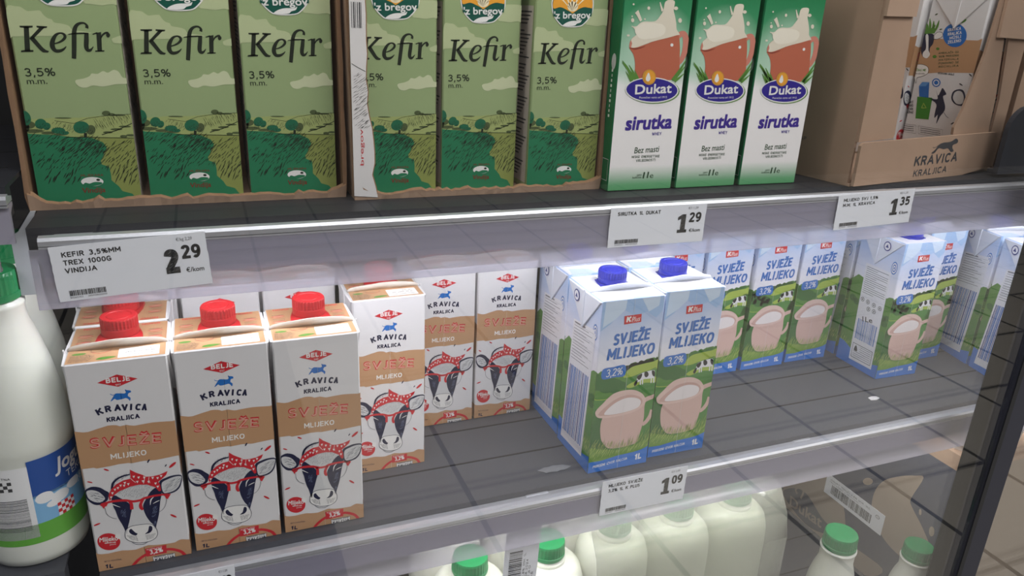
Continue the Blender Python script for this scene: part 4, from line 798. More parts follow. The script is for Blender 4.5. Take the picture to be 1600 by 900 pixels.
ML_ART = [
('P','kraft',1,0,[(-28.5,140.8),(-1.1,142.7),(17.4,145.1),(32.5,144.2),(48.4,145.1),(64.1,145.3),(77.1,147.7),(86.7,110.8),(73.1,110.6),(52.2,109.4),(26.9,107.4),(-1.1,103.1),(-23.1,101.6)]),
('P','navy2',3,1,[(-4.1,147.1),(3.0,149.6),(11.8,148.8),(13.2,139.3),(10.7,133.9),(12.0,125.2),(8.8,122.3),(3.4,124.6),(-0.7,133.2)]),
('P','white',4,1,[(2.0,147.4),(5.4,147.6),(9.3,132.1),(12.5,127.0),(9.8,122.4),(4.6,123.8),(3.5,128.2),(6.0,133.6)]),
('P','white',3,1,[(12.0,147.9),(15.7,151.9),(21.4,151.5),(22.4,147.6),(17.6,144.4),(12.4,144.1)]),
('L','navy2',4,1,[(12.0,147.9),(15.7,151.9),(21.4,151.5),(22.4,147.6),(17.6,144.4),(12.4,144.1)],[0.5]),
('L','leaf',4,1,[(0.0,149.9),(-1.1,155.6),(-3.7,161.1)],[0.8,3,0.6]),
('L','leaf',4,1,[(3.8,150.1),(2.0,156.6),(-1.3,162.9)],[0.8,3,0.6]),
('L','leaf',4,1,[(5.7,150.2),(4.9,158.4),(2.6,166.5)],[0.8,3,0.6]),
('L','leaf',4,1,[(8.5,150.4),(9.0,157.3),(7.9,164.1)],[0.8,3,0.6]),
('L','leaf',4,1,[(11.4,150.5),(13.5,157.9),(14.2,165.2)],[0.8,3,0.6]),
('L','leaf',4,1,[(0.8,154.3),(-1.4,156.8),(-5.2,159.3)],[0.8,3,0.6]),
('L','leaf',4,1,[(6.5,154.6),(9.5,157.3),(10.9,159.9)],[0.8,3,0.6]),
('P','leaf',3,0,[(-3.7,149.2),(-4.4,155.8),(-0.8,153.4),(2.1,157.0),(5.8,153.7),(8.8,156.8),(12.9,155.7),(12.3,150.5)]),
('E','olivedark',3,(-4.3,169.4),(0.9,1.4),(-0.7,0.4)),
('E','olivedark',3,(9.3,171.3),(1.6,0.8),(-0.4,0.7)),
('E','olivedark',3,(18.6,155.1),(1.7,0.6),(-0.4,0.7)),
('E','leaf',3,(20.3,133.7),(2.0,0.1),(-0.4,1.5)),
('E','leaf',3,(18.7,124.8),(2.5,0.2),(-0.4,1.8)),
('E','blob',3,(36.6,149.5),(13.3,2.0),(-4.6,12.6)),
('E','leaf',4,(36.6,166.8),(2.2,0.8),(-2.6,4.4)),
('E','leaf',4,(42.5,164.9),(3.2,2.0),(-1.1,1.3)),
('T','white',5,'KRAVICA',(27.5,153.0),(42.3,155.7),3.3,0.03,0),
('T','white',5,'KRALJICA',(28.6,148.6),(44.1,151.4),3.3,0.03,0),
('T','white',5,'MÜSLI',(31.9,144.4),(44.5,147.1),3.3,0.03,0),
('T','white',5,'ZELENO',(30.8,139.9),(45.6,142.8),3.3,0.03,0),
('T','olivedark',3,'AMBALAŽA OD',(22.7,127.8),(45.9,130.8),2.26,0.03,0),
('T','olivedark',3,'100% PRIRODNIH',(23.7,124.0),(46.8,127.1),2.28,0.03,0),
('T','olivedark',3,'MATERIJALA',(24.6,120.2),(47.7,123.4),2.26,0.03,0),
('T','olivedark',3,'PONOVNO SE',(25.6,116.4),(48.7,119.7),2.38,0.03,0),
('T','olivedark',3,'RECIKLIRA',(26.5,112.7),(49.6,116.0),2.26,0.03,0),
('T','ink',3,'OČUVAJMO OKOLIŠ',(27.3,105.9),(46.8,105.9),2.06,0.03,0),
('P','white',3,1,[(-14.0,110.6),(-5.7,113.5),(5.8,115.0),(13.3,112.1),(14.8,106.0),(9.1,101.8),(2.8,99.4),(3.3,93.1),(-0.4,98.8),(-10.4,100.0)]),
('L','ink',4,1,[(-13.0,110.7),(-5.7,113.5),(5.8,115.0),(13.7,112.1),(15.2,106.0),(9.2,101.5),(3.0,99.1),(3.5,92.6),(-0.4,98.4)],[0.4]),
('T','leaf',4,'MUČKAJ ME',(-3.9,106.4),(12.0,107.5),2.79,0.03,0),
('T','ink',4,'prije uporabe',(-2.1,103.1),(11.5,103.9),2.06,0,0),
('P','binblue',3,0,[(7.7,89.9),(11.0,78.1),(22.8,78.0),(19.5,95.7),(10.7,95.2)]),
('P','binlight',4,0,[(7.7,89.9),(10.7,95.2),(19.5,95.7),(16.1,90.7)]),
('P','bingreen',3,0,[(8.7,77.8),(27.5,78.6),(29.0,53.3),(12.4,52.4)]),
('L','limegreen',4,0,[(17.1,65.5),(18.3,71.1),(22.8,66.2),(17.1,65.5)],[1.2]),
('E','blob',3,(27.9,96.0),(5.1,0.5),(-1.2,4.8)),
('E','white',4,(27.9,96.0),(3.7,0.4),(-0.9,3.5)),
('E','blob',5,(27.9,96.0),(2.6,0.3),(-0.6,2.4)),
('P','navy2',3,1,[(22.8,78.0),(31.6,77.3),(34.0,79.3),(29.9,87.8),(33.7,82.0),(35.5,86.7),(36.8,90.7),(40.2,88.1),(43.1,84.3),(39.9,81.8),(42.2,76.7),(45.4,70.0),(45.2,64.6),(42.0,58.8),(39.5,49.7),(38.8,60.1),(35.6,56.1),(34.7,65.0),(34.7,70.4),(31.5,74.0)]),
('L','navy2',3,1,[(45.5,63.7),(49.3,59.8),(52.4,58.4)],[0.5]),
('E','ink',3,(65.4,108.0),(2.0,-1.4),(0.4,0.5)),
('E','ink',3,(57.2,96.9),(2.3,-0.9),(0.2,0.6)),
('E','ink',3,(58.4,53.0),(1.8,1.4),(-0.5,0.6)),
('T','ink',3,'UZMEŠ',(-4.4,68.9),(5.2,69.3),2.79,0.03,0),
('T','ink',3,'SIPAJUĆI',(-3.4,64.9),(6.2,65.4),2.79,0.03,0),
('T','ink',3,'SVOJEK',(-2.4,60.9),(7.2,61.4),2.79,0.03,0),
('T','ink',3,'I UŽIVAŠ',(-1.5,56.9),(8.1,57.4),2.77,0.03,0),
('L','ink',3,0,[(-3.9,43.9),(14.9,44.6),(17.4,34.8),(-1.6,34.7),(-3.9,43.9)],[0.3]),
('L','ink',3,0,[(-0.8,41.7),(12.7,42.4)],[0.6]),
('L','ink',3,0,[(-0.3,39.3),(13.2,40.0)],[0.6]),
('L','ink',3,0,[(0.3,36.9),(13.8,37.7)],[0.6]),
('L','ink',3,0,[(18.4,44.3),(48.5,44.1),(50.9,34.6),(20.6,35.3),(18.4,44.3)],[0.3]),
('L','ink',3,0,[(21.3,42.2),(46.4,42.0)],[0.6]),
('L','ink',3,0,[(21.9,39.8),(47.0,39.7)],[0.6]),
('L','ink',3,0,[(22.5,37.5),(47.6,37.4)],[0.6]),
('E','navy2',2,(11.1,188.8),(6.9,0.1),(-1.0,3.7)),
('E','white',3,(11.0,189.1),(5.8,0.1),(-0.7,2.7)),
('P','navy2',2,1,[(49.9,81.2),(50.3,88.3),(56.8,91.6),(62.7,89.7),(66.6,81.4),(66.6,74.5),(59.6,73.6),(53.4,76.3)]),
('P','lightgrey',3,1,[(51.7,81.4),(52.4,87.5),(57.3,89.8),(61.8,87.5),(64.5,81.2),(63.5,75.8),(58.3,75.2),(54.6,77.4)]),
]
BX_ART = [
('P','taupe',1,1,[(270.8,141.4),(245.1,162.6),(239.7,174.8),(249.8,216.8),(235.6,211.4),(215.1,197.2),(191.5,174.6),(180.4,150.6),(179.3,124.6),(188.1,105.4),(211.6,84.4),(239.8,76.5),(268.4,78.4),(305.4,100.4)]),
('P','taupe',1,1,[(-22.1,23.9),(79.0,111.6),(124.3,95.1),(146.5,48.5),(160.7,32.2),(225.1,34.6),(198.2,-0.9),(115.9,-30.8),(51.8,-42.0),(-6.8,-25.4)]),
('P','navygrey',2,1,[(-0.5,23.6),(28.4,50.4),(55.7,54.8),(93.1,36.7),(115.9,30.2),(109.6,13.9),(69.5,0.6),(27.2,8.7)]),
('E','taupe',2,(163.6,154.0),(8.5,5.7),(-1.5,5.7)),
('E','taupe',2,(282.5,148.1),(3.8,2.9),(-2.0,7.2)),
('E','taupe',2,(258.6,164.3),(1.9,1.4),(-1.3,4.6)),
('L','taupe',3,1,[(33.4,41.9),(27.9,47.7),(36.5,59.2),(45.6,54.9),(42.8,38.8)],[4]),
('T','taupe',3,'Dukat',(21.2,9.3),(98.2,17.1),19.6,0.05,0),
]
# ------------------------------------------------------------------ common surfaces
DECK = mat('shelf_grey_paint', (76, 77, 83), .5, noise=.12, nscale=25, bump=.02)
DECKD = mat('shelf_dark_paint', (40, 41, 47), .5, noise=.12, nscale=25, bump=.02)
METAL = mat('brushed_lip', (205, 206, 212), .28, .55, noise=.08, nscale=120)
BLACK = mat('black_liner', (26, 26, 29), .6, noise=.1)
FRIT = mat('black_enamel_band', (16, 16, 16), .5, noise=.05)
GASKET = mat('door_gasket', (38, 39, 50), .55, noise=.06)
GREYP = mat('grey_plastic', (60, 62, 70), .5, noise=.05)
BRKT = mat('bracket_paint', (178, 181, 186), .4, noise=.04)
CARD = mat('corrugated_cardboard', (174, 146, 124), .85, spec=.15, noise=.10, nscale=35, bump=.06)
CARDD = mat('cardboard_core', (150, 118, 92), .9, spec=.1, noise=.15, nscale=90, bump=.1)
CARDI = mat('cardboard_outer_print', (182, 154, 132), .8, spec=.15, noise=.08, nscale=35)
PAPER = mat('label_paper', (240, 242, 248), .6, noise=.02)
LBL = mat('label_ink', (34, 34, 36), .6)
GLASS = clear_mat('door_glass', (253, 253, 253), (0, 0, 0), 0, .012, 1.48)
RAILC = clear_mat('price_rail_clear', (238, 237, 243), (230, 228, 238), .38, .12, 1.42)
RAILB = mat('price_rail_back', (176, 172, 188), .3, .25, noise=.04)
GREENCAP = mat('green_cap_plastic', (20, 128, 74), .34)
REDCAP = mat('red_cap_plastic', (182, 34, 40), .42)
BLUECAP = mat('blue_cap_plastic', (40, 46, 160), .4)
HDPE, nt, b_ = new_mat('milk_bottle_plastic'); MATS['HDPE'] = HDPE
b_.inputs['Base Color'].default_value = lin((228, 230, 220)); b_.inputs['Roughness'].default_value = .32
b_.inputs['Subsurface Weight'].default_value = .25; b_.inputs['Subsurface Radius'].default_value = (.01, .01, .008); b_.inputs['Subsurface Scale'].default_value = .5

# ------------------------------------------------------------------ setting: floor, wall, mullion, glass
def struct(name, mb): o = mb.build(name); o['kind'] = 'structure'; return o
ft = 'floor_tile'; m, nt, b = new_mat(ft); N = nt.nodes; Lk = nt.links.new
tc = N.new('ShaderNodeTexCoord'); br = N.new('ShaderNodeTexBrick'); br.offset = 0; br.squash = 1
br.inputs['Scale'].default_value = 1; br.inputs['Brick Width'].default_value = .43; br.inputs['Row Height'].default_value = .39
br.inputs['Mortar Size'].default_value = .009; br.inputs['Mortar Smooth'].default_value = .1
br.inputs['Color1'].default_value = lin((176, 168, 156)); br.inputs['Color2'].default_value = lin((170, 162, 150)); br.inputs['Mortar'].default_value = lin((52, 50, 48))
Lk(tc.outputs['Object'], br.inputs['Vector']); Lk(br.outputs['Color'], b.inputs['Base Color']); b.inputs['Roughness'].default_value = .55
mb = MB(); mb.box(-7, 7, -7, 7, -.03, 0, m); o = struct('floor', mb)
o.location = (2.47, -.96, -.90)
mb = MB(); mb.box(-.95, 1.5, .300, .32, -.9, 1.0, BLACK); struct('wall_back', mb)
mb = MB(); mb.box(-.97, -.95, -.04, .32, -.9, 1.0, BLACK); struct('wall_left', mb)
mb = MB(); mb.box(1.5, 1.52, -.04, .32, -.9, 1.0, BLACK); struct('wall_right', mb)
mb = MB(); mb.box(-.95, 1.5, -.04, .30, .98, 1.0, BLACK); struct('ceiling', mb)
mb = MB(); mb.box(-7, 9, -5.2, -5.1, -.9, 2.6, mat('opposite_shelving', (92, 90, 88), .7, noise=.3, nscale=3)); struct('wall_opposite', mb)
# doors: two sheets of glass each, black printed band, spacer and mullion
def door(name, x0, x1, band):
    r = empty(name, ((x0+x1)/2, -.06, -.85)); r['kind'] = 'structure'
    def part(n, mbx): o = mbx.build(n, r, (-(x0+x1)/2, .06, .85)); return o
    q = MB(); q.box(x0, x1, -.066, -.062, -.85, .97, GLASS); part('outer_pane', q)
    q = MB(); q.box(x0, x1+.012 if band else x1, -.050, -.046, -.85, .97, GLASS); part('inner_pane', q)
    if band:
        q = MB(); q.box(band, x1+.0125, -.0455, -.0440, -.85, .97, FRIT); part('black_band', q)
        q = MB(); q.box(x1+.0125, x1+.034, -.0490, -.044, -.85, .97, FRIT); part('spacer', q)
    return r
door('door_1', -.9, .9875, .968); door('door_2', 1.0305, 1.49, None)
mb = MB(); mb.prism([(.9880, -.068), (.9900, -.070), (1.0280, -.070), (1.0300, -.068), (1.0300, -.0510), (.9880, -.0510)], 'z', -.9, .98, GASKET)
mb.prism([(.9885, -.0709), (.9960, -.0709), (.9960, -.0699), (.9885, -.0699)], 'z', -.9, .98, BLACK)
struct('trim_1', mb)
mb = MB(); mb.box(-1.2, .35, -2.6, -.12, 0, .012, mat('reflection_mask_black', (28, 28, 30), .95, noise=.2, nscale=200, bump=.3))  # unseen mat, added so the door glass reflects dark floor at left
t = mb.build('reflection_mask_mat', None, (0, 0, -.9)); tag(t, 'black mat added out of view to darken the left part of the glass reflection', 'mat')

# ------------------------------------------------------------------ shelves
def shelf(name, x0, x1, z, deck, label, clips, depth=.285, y0=.004, xr=None, drop=.052, rail=True, xe=None, xc=None):
    r = empty(name, ((x0+x1)/2, .14, z)); tag(r, label, 'shelf'); off = (-(x0+x1)/2, -.14, -z)
    q = MB(); q.box(x0, x1, y0, depth, z-.003, z, deck)
    q.box(x0, x1, y0, y0+.014, z-.022, z-.003, deck); q.box(x0, x1, depth-.01, depth, z-.02, z-.003, deck)
    for yy in (.07, .135, .20): q.box(x0+.01, x1-.01, yy-.0011, yy+.0011, z-.0002, z+.0004, BLACK)
    q.build('deck', r, off)
    xr = x0 if xr is None else xr; xe = x1 if xe is None else xe; xc = x1 if xc is None else xc
    if not rail: return r
    q = MB(); q.prism([(-.0130, z-.0090), (-.0130, z-.0055), (-.0115, z-.0032), (-.0060, z-.0028), (-.0050, z-.0050), (.0036, z-.0060), (.0036, z-.0090)], 'x', xr, xe, METAL)
    q.prism([(-.0130, z-.0110), (-.0130, z-.0096), (-.0090, z-.0096), (-.0090, z-.0110)], 'x', xr, xe, METAL)
    q.build('front_lip', r, off)
    q = MB(); q.prism([(-.0090, z-.0100), (.003, z-.0100), (.003, z-.012), (-.0050, z-.016), (-.0060, z-.037), (-.0090, z-.037)], 'x', xr, xe, RAILB)
    q.build('rail_back', r, off)
    q = MB(); q.prism([(-.0135, z-.0112), (-.0115, z-.0112), (-.0115, z-drop), (-.0095, z-drop-.001), (-.0095, z-drop-.003), (-.0135, z-drop-.003)], 'x', xr-.006, xc, RAILC)
    q.prism([(-.0115, z-.020), (-.0070, z-.0165), (-.0070, z-.0180), (-.0115, z-.0215)], 'x', xr-.006, xc, RAILC)
    q.build('price_rail', r, off)
    for cx in clips:
        q = MB(); q.prism([(cx-.014, z-.012), (cx-.012, z-.0050), (cx+.012, z-.0050), (cx+.014, z-.012)], 'y', .0010, .0034, METAL); q.build('rail_clip', r, off)
    q = MB(); q.box(x0+.02, x1-.02, .026, .034, z-.0205, z-.0035, mat('lamp_housing', (225, 228, 232), .4)); q.build('lamp_housing', r, off)
    return r
ZU, ZM, ZL = .303, 0.0, -.36
shelf('fridge_shelf', -.007, 1.45, ZU, DECKD, 'dark upper fridge shelf carrying the green kefir cartons and cardboard box', (.022, .335, .78), xr=.002)
shelf('fridge_shelf', .0, 1.45, ZM, DECK, 'grey middle fridge shelf with clear price rail under the milk cartons', (.40, .745), xr=-.012)
shelf('fridge_shelf', -.9, 1.45, ZL, DECK, 'grey bottom fridge shelf under the white bottles and brown carton', (), y0=-.036, rail=False)
shelf('fridge_shelf', -.9, -.0145, .333, DECKD, 'dark upper shelf end of the neighbouring bay at left edge', (), xe=-.0115, xc=-.0215)
shelf('fridge_shelf', -.9, -.024, .012, DECK, 'lower shelf of the neighbouring bay under the big white bottles', ())
mb = MB(); mb.prism([(-.027, .238), (-.0125, .238), (-.0125, .292), (-.0080, .3035), (-.0115, .3035), (-.0215, .2885), (-.027, .285)], 'y', .050, .0525, BRKT)
t = mb.build('shelf_bracket', None, (0, 0, 0)); tag(t, 'pale grey metal bracket in the gap between the two shelf bays', 'bracket')

# ------------------------------------------------------------------ price labels
def label(x0, z1, wdt, hgt, tilt, lines, big, cents, unit, label_txt, y=-.0148, bars=True):
    r = empty('price_label', (x0+wdt/2, y, z1-hgt)); r.rotation_euler = (0, tilt, 0)
    tag(r, label_txt, 'price label', 'paper price labels in the shelf rails')
    W_, H_ = wdt*1000, hgt*1000; q = MB(); rnd = random.Random(int(x0*1e4))
    pts = []
    for k in range(13): pts.append((-wdt/2+rnd.uniform(0, .0006), hgt-k*hgt/12))
    for k in range(13): pts.append((wdt/2-rnd.uniform(0, .0006), k*hgt/12))
    q.prism(pts, 'y', -.0002, .0002, PAPER); q.build('paper', r)
    INK['lbl'] = (38, 38, 40); INK['lblw'] = (200, 200, 198)
    def fc(): q = MB(); return q, Face(q, (-wdt/2, -.0003, 0), (1, 0, 0), (0, 0, 1), W_, H_)
    if lines:
        q, f = fc()
        for i, (t_, wd) in enumerate(lines): f.text('lbl', 1, t_, (W_*.075, H_*.80-i*H_*.145), (W_*.075+wd, H_*.80-i*H_*.145), H_*.092, .035)
        q.build('product_text', r)
    q, f = fc()
    if big == '1':
        f.poly('lbl', 1, [(W_*.705, H_*.27), (W_*.805, H_*.27), (W_*.805, H_*.35), (W_*.785, H_*.35), (W_*.785, H_*.75), (W_*.745, H_*.75), (W_*.702, H_*.68), (W_*.702, H_*.60), (W_*.735, H_*.63), (W_*.735, H_*.35), (W_*.705, H_*.35)])
    else: f.text('lbl', 1, big, (W_*.700, H_*.28), (W_*.80, H_*.28), H_*.46, .07)
    f.hatch('lblw', 3, [(W_*.70, H_*.29), (W_*.81, H_*.29), (W_*.81, H_*.72), (W_*.70, H_*.72)], 35, 2.4, 2.0, .16, 3)
    f.text('lbl', 1, cents, (W_*.82, H_*.53), (W_*.950, H_*.53), H_*.26, .045)
    f.text('lbl', 1, '€/kom', (W_*.835, H_*.275), (W_*.955, H_*.275), H_*.085, .02)
    f.text('grey', 1, unit, (W_*.80, H_*.875), (W_*.905, H_*.875), H_*.06, 0)
    q.build('price_digits', r)
    if bars:
        q, f = fc(); u = W_*.07
        while u < W_*.30:
            bw = rnd.choice([.25, .45, .7]); f.poly('lbl', 1, [(u, H_*.09), (u+bw, H_*.09), (u+bw, H_*.19), (u, H_*.19)]); u += bw+rnd.choice([.25, .4])
        f.text('grey', 1, '90265103', (W_*.07, H_*.045), (W_*.15, H_*.045), H_*.03, .01); f.text('grey', 1, '3850108030609', (W_*.18, H_*.045), (W_*.30, H_*.045), H_*.03, .01)
        q.build('barcode', r)
    return r
label(.0095, .2965, .1015, .0405, radians(-3.0), (('KEFIR 3,5%MM', 37), ('TREX 1000G', 30), ('VINDIJA', 20)), '2', '29', '€/kg 2,29', 'large price label reading 2 29 for kefir, at the left end of the upper rail')
label(.4455, .2985, .1035, .037, radians(.3), (('SIRUTKA 1L DUKAT', 45),), '1', '29', '€/l 1,29', 'price label reading 1 29 on the upper rail, under the red mug cartons')
label(.7105, .3000, .1055, .037, radians(-1.6), (('MLIJEKO SVJ 1,5%', 46), ('M.M. 1L KRAVICA', 43)), '1', '35', '€/l 1,35', 'price label reading 1 35 on the upper rail under the cardboard box')
label(.4655, .0055, .1055, .0425, radians(.8), (('MLIJEKO SVJEŽE', 41), ('3,2% 1L K PLUS', 38)), '1', '09', '€/l 1,09', 'price label reading 1 09 on the middle rail below the blue milk cartons')
label(.040, -.0015, .066, .0425, radians(-.5), (), '1', '39', '€/l 1,39', 'price label cut by the bottom frame edge, under the red capped cartons', bars=False)

# ------------------------------------------------------------------ milk cartons with folded tops
def cap(parent, x, y, z, r, h, m, plate):
    q = MB(); q.lathe([(r*.96, z), (r*1.0, z+.001), (r*1.0, z+h*.42), (r*.97, z+h*.43), (r*.97, z+h*.47), (r*1.0, z+h*.48), (r*1.0, z+h-.0012), (r*.95, z+h), (r*.72, z+h), (r*.69, z+h-.0007), (r*.62, z+h-.0007), (r*.59, z+h), (r*.3, z+h)], m, x, y, 64, True, (5, 6, .0006))
    o = q.build('cap', parent)
    q = MB()
    if plate == 'wide': q.prism([(x-.0175, y-.015), (x+.0175, y-.015), (x+.0165, y-.004), (x+.0135, y+.008), (x+.008, y+.014), (x-.008, y+.014), (x-.0135, y+.008), (x-.0165, y-.004)], 'z', z-.003, z, m)
    else: q.lathe([(r*1.08, z-.0015), (r*1.12, z-.0008), (r*1.08, z)], m, x, y, 40); q.prism([(x-.018, y-.010), (x+.018, y-.010), (x+.014, y+.012), (x-.014, y+.012)], 'z', z-.0022, z-.0008, m)
    q.build('collar', o)
    return o
def seam(parent, W, y, z, m1, m2, amp=.0022):
    """the fin across the top: a thin wavy folded strip leaning forward"""
    n = 24; vs = []; q = MB()
    for i in range(n+1):
        x = W*i/n; t = i/n
        wv = amp*(sin(t*pi)*.9+.55*math.tanh((t-.38)*14)*sin(min(1, max(0, t))*pi))
        dz = .0016+.0052*sin(t*pi)**.5+wv*.8
        fy = y-.0035*sin(t*pi)-wv*1.2
        for (yy, zz) in ((y+.0012, z), (fy+.0008, z+dz), (fy-.0006, z+dz), (y-.0018, z)): vs.append((x, yy, zz))
    fs = []
    for i in range(n):
        for k in range(4): a = i*4+k; b = i*4+(k+1) % 4; fs.append((a, b, b+4, a+4))
    fs += [(3, 2, 1, 0), tuple(n*4+k for k in range(4))]
    q.add(vs, fs, m1, True)
    return q.build('top_seam', parent)
def ear(parent, x, sgn, W, D, H, ymid, m, drop=.043):
    """triangular flap folded down flat on the side wall, with the fin's end running down to its tip"""
    q = MB(); t = .0014; xo = x+sgn*t; tip = (ymid, H-drop)
    A = (.0012, H-.0012); B = (D-.0012, H-.0012)
    vs = [(x, A[0], A[1]), (x, B[0], B[1]), (x, tip[0], tip[1]), (xo, A[0]+.001, A[1]), (xo, B[0]-.001, B[1]), (xo+sgn*.0012, tip[0], tip[1]), (xo+sgn*.0012, ymid, H-.001)]
    fs = [(3, 5, 6), (6, 5, 4), (0, 2, 5, 3), (2, 1, 4, 5), (0, 3, 6, 4, 1)]
    if sgn > 0: fs = [f[::-1] for f in fs]
    q.add(vs, fs, m)
    e = .0016+.0009
    q.prism([(ymid-.0010, H-drop), (ymid+.0010, H-drop), (ymid+.0012, H+.001), (ymid-.0016, H+.001)], 'x', x+sgn*e, x+sgn*(e+.0009), m)
    return q
# --- white and kraft carton with the cow in a red scarf
KW, KD, KH = .072, .072, .193
WHITE = mat('carton_white', (226, 224, 224), .36, noise=.012, nscale=20)
KRAFT = mat('carton_kraft', (200, 160, 122), .36, noise=.02, nscale=20)
def kravica(label_txt):
    r = empty('milk_carton'); tag(r, label_txt, 'carton', 'white and brown cow milk cartons')
    q = MB(); q.rbox(0, KW, 0, KD, 0, KH, .0011, WHITE)
    F1 = Face(q, (0, 0, 0), (1, 0, 0), (0, 0, 1), 72, 193); F1.art(K_ART)
    F2 = Face(q, (KW, KD, 0), (-1, 0, 0), (0, 0, 1), 72, 193); F2.art(K_ART)
    for (o_, U_) in (((0, KD, 0), (0, -1, 0)), ((KW, 0, 0), (0, 1, 0))):
        s = Face(q, o_, U_, (0, 0, 1), 72, 193)
        s.poly('kraft', 1, [(0, 82), (72, 84), (72, 122), (40, 124), (0, 120)]); s.poly('kraft', 1, [(0, 0), (72, 0), (72, 19), (30, 17), (0, 20)])
        s.ell('ink', 1, (56, 176), (5, 0), (0, 5)); s.ell('white', 2, (56, 176), (4, 0), (0, 4))
        for i in range(16): s.line('ink', 1, [(8, 75-i*3), (60-((i*13) % 11), 75-i*3)], [.8], 0)
    tp = Face(q, (0, 0, KH), (1, 0, 0), (0, 1, 0), 72, 72)
    tp.poly('kraft', 1, [(1, .8), (71, .8), (71, 71), (1, 71)])
    tp.poly('white', 2, [(37, 3.2), (66.5, 3.2), (66.5, 21), (37, 21)])
    tp.text('ink', 3, 'Upotrijebiti do:', (64, 8), (42, 8), 2.6, .01); tp.text('ink', 3, '14 06 2024 140', (63, 13.5), (42, 13.5), 2.4, .02); tp.text('ink', 3, '14 09', (63, 18), (53, 18), 2.4, .02)
    for i in range(5): tp.text('ink', 3, ('MLIJEKO JE', 'PAKIRANO U', 'EKOLOŠKU', 'AMBALAŽU', 'OD PAPIRA')[i], (3, 3+i*2.5), (17+(i*5) % 4, 3+i*2.5), 1.7, .02)
    tp.poly('leaf', 3, [(22, 4), (28, 3), (36, 6), (30, 8), (24, 7)], 1); tp.ell('leaf', 3, (9, 17.5), (5, 0), (0, 2)); tp.line('red', 3, [(17, 19), (24, 15), (31, 19)], [.5]); tp.line('ink', 3, [(17, 23), (17, 19), (31, 18), (31, 22)], [.4], 0)
    for sx in (0, 1):
        for j in range(2):
            cx = 10 if not sx else 62; cy = 38+j*13
            tp.line('red', 3, [(cx-6, cy), (cx-3, cy+2), (cx+3, cy+2.5), (cx+6, cy)], [.3, 1.2, 1.2, .3]); tp.line('pink', 4, [(cx-4, cy+1), (cx+4, cy+1)], [1.6], 0); tp.line('red', 3, [(cx-5, cy-1), (cx, cy-2), (cx+5, cy-.5)], [.3, .9, .3])
            tp.text('ink', 3, 'otvori', (cx-5, cy+4), (cx+5, cy+4), 1.6, .02); tp.text('ink', 3, 'zatvori', (cx-5, cy-5.5), (cx+5, cy-5.5), 1.6, .02)
    tp.text('red', 3, 'NOVO!', (7, 66), (21, 66), 3.6, .05); tp.text('red', 3, 'NOVO!', (51, 66), (65, 66), 3.6, .05)
    q.build('body', r)
    seam(r, KW, .0265, KH, mat('carton_board_edge', (206, 196, 184), .6), None)
    for sg, x in ((-1, 0), (1, KW)):
        e = ear(r, x, sg, KW, KD, KH, .027, WHITE); e.build('side_flap', r)
    cap(r, .0365, .047, KH+.0032, .0142, .0155, REDCAP, 'wide')
    return r
k0 = kravica('white and brown cow milk carton at front left, beside the big white bottle')
k0.location = (-.0005, .0095, ZM+.0006)
for x, y, rz, lb in ((.0757, .0115, .4, 'red capped cow carton, middle one of the three at the shelf front'),
                     (.1515, .0122, .2, 'red capped cow carton, rightmost of the three at the shelf front'),
                     (.2312, .0845, 1.0, 'red capped cow carton standing alone, set back on the grey deck'),
                     (.3090, .156, 0, 'cow milk carton in back row, directly right of the set back carton'),
                     (.3840, .156, 0, 'cow milk carton in back row, next to the blue milk cartons'),
                     (.0790, .158, 0, 'white carton in back row behind the middle red cap of the front row'),
                     (.1545, .158, 0, 'white carton in back row behind the right red cap of the front row'),
                     (.0030, .162, 0, 'white carton hidden at back left behind two red caps')):
    dup(k0, (x, y, ZM+.0006), radians(rz), lb)
dup(k0, (.0695, .158, ZM+.0006), pi, 'cow carton turned backwards with NOVO on its brown top, second at left')

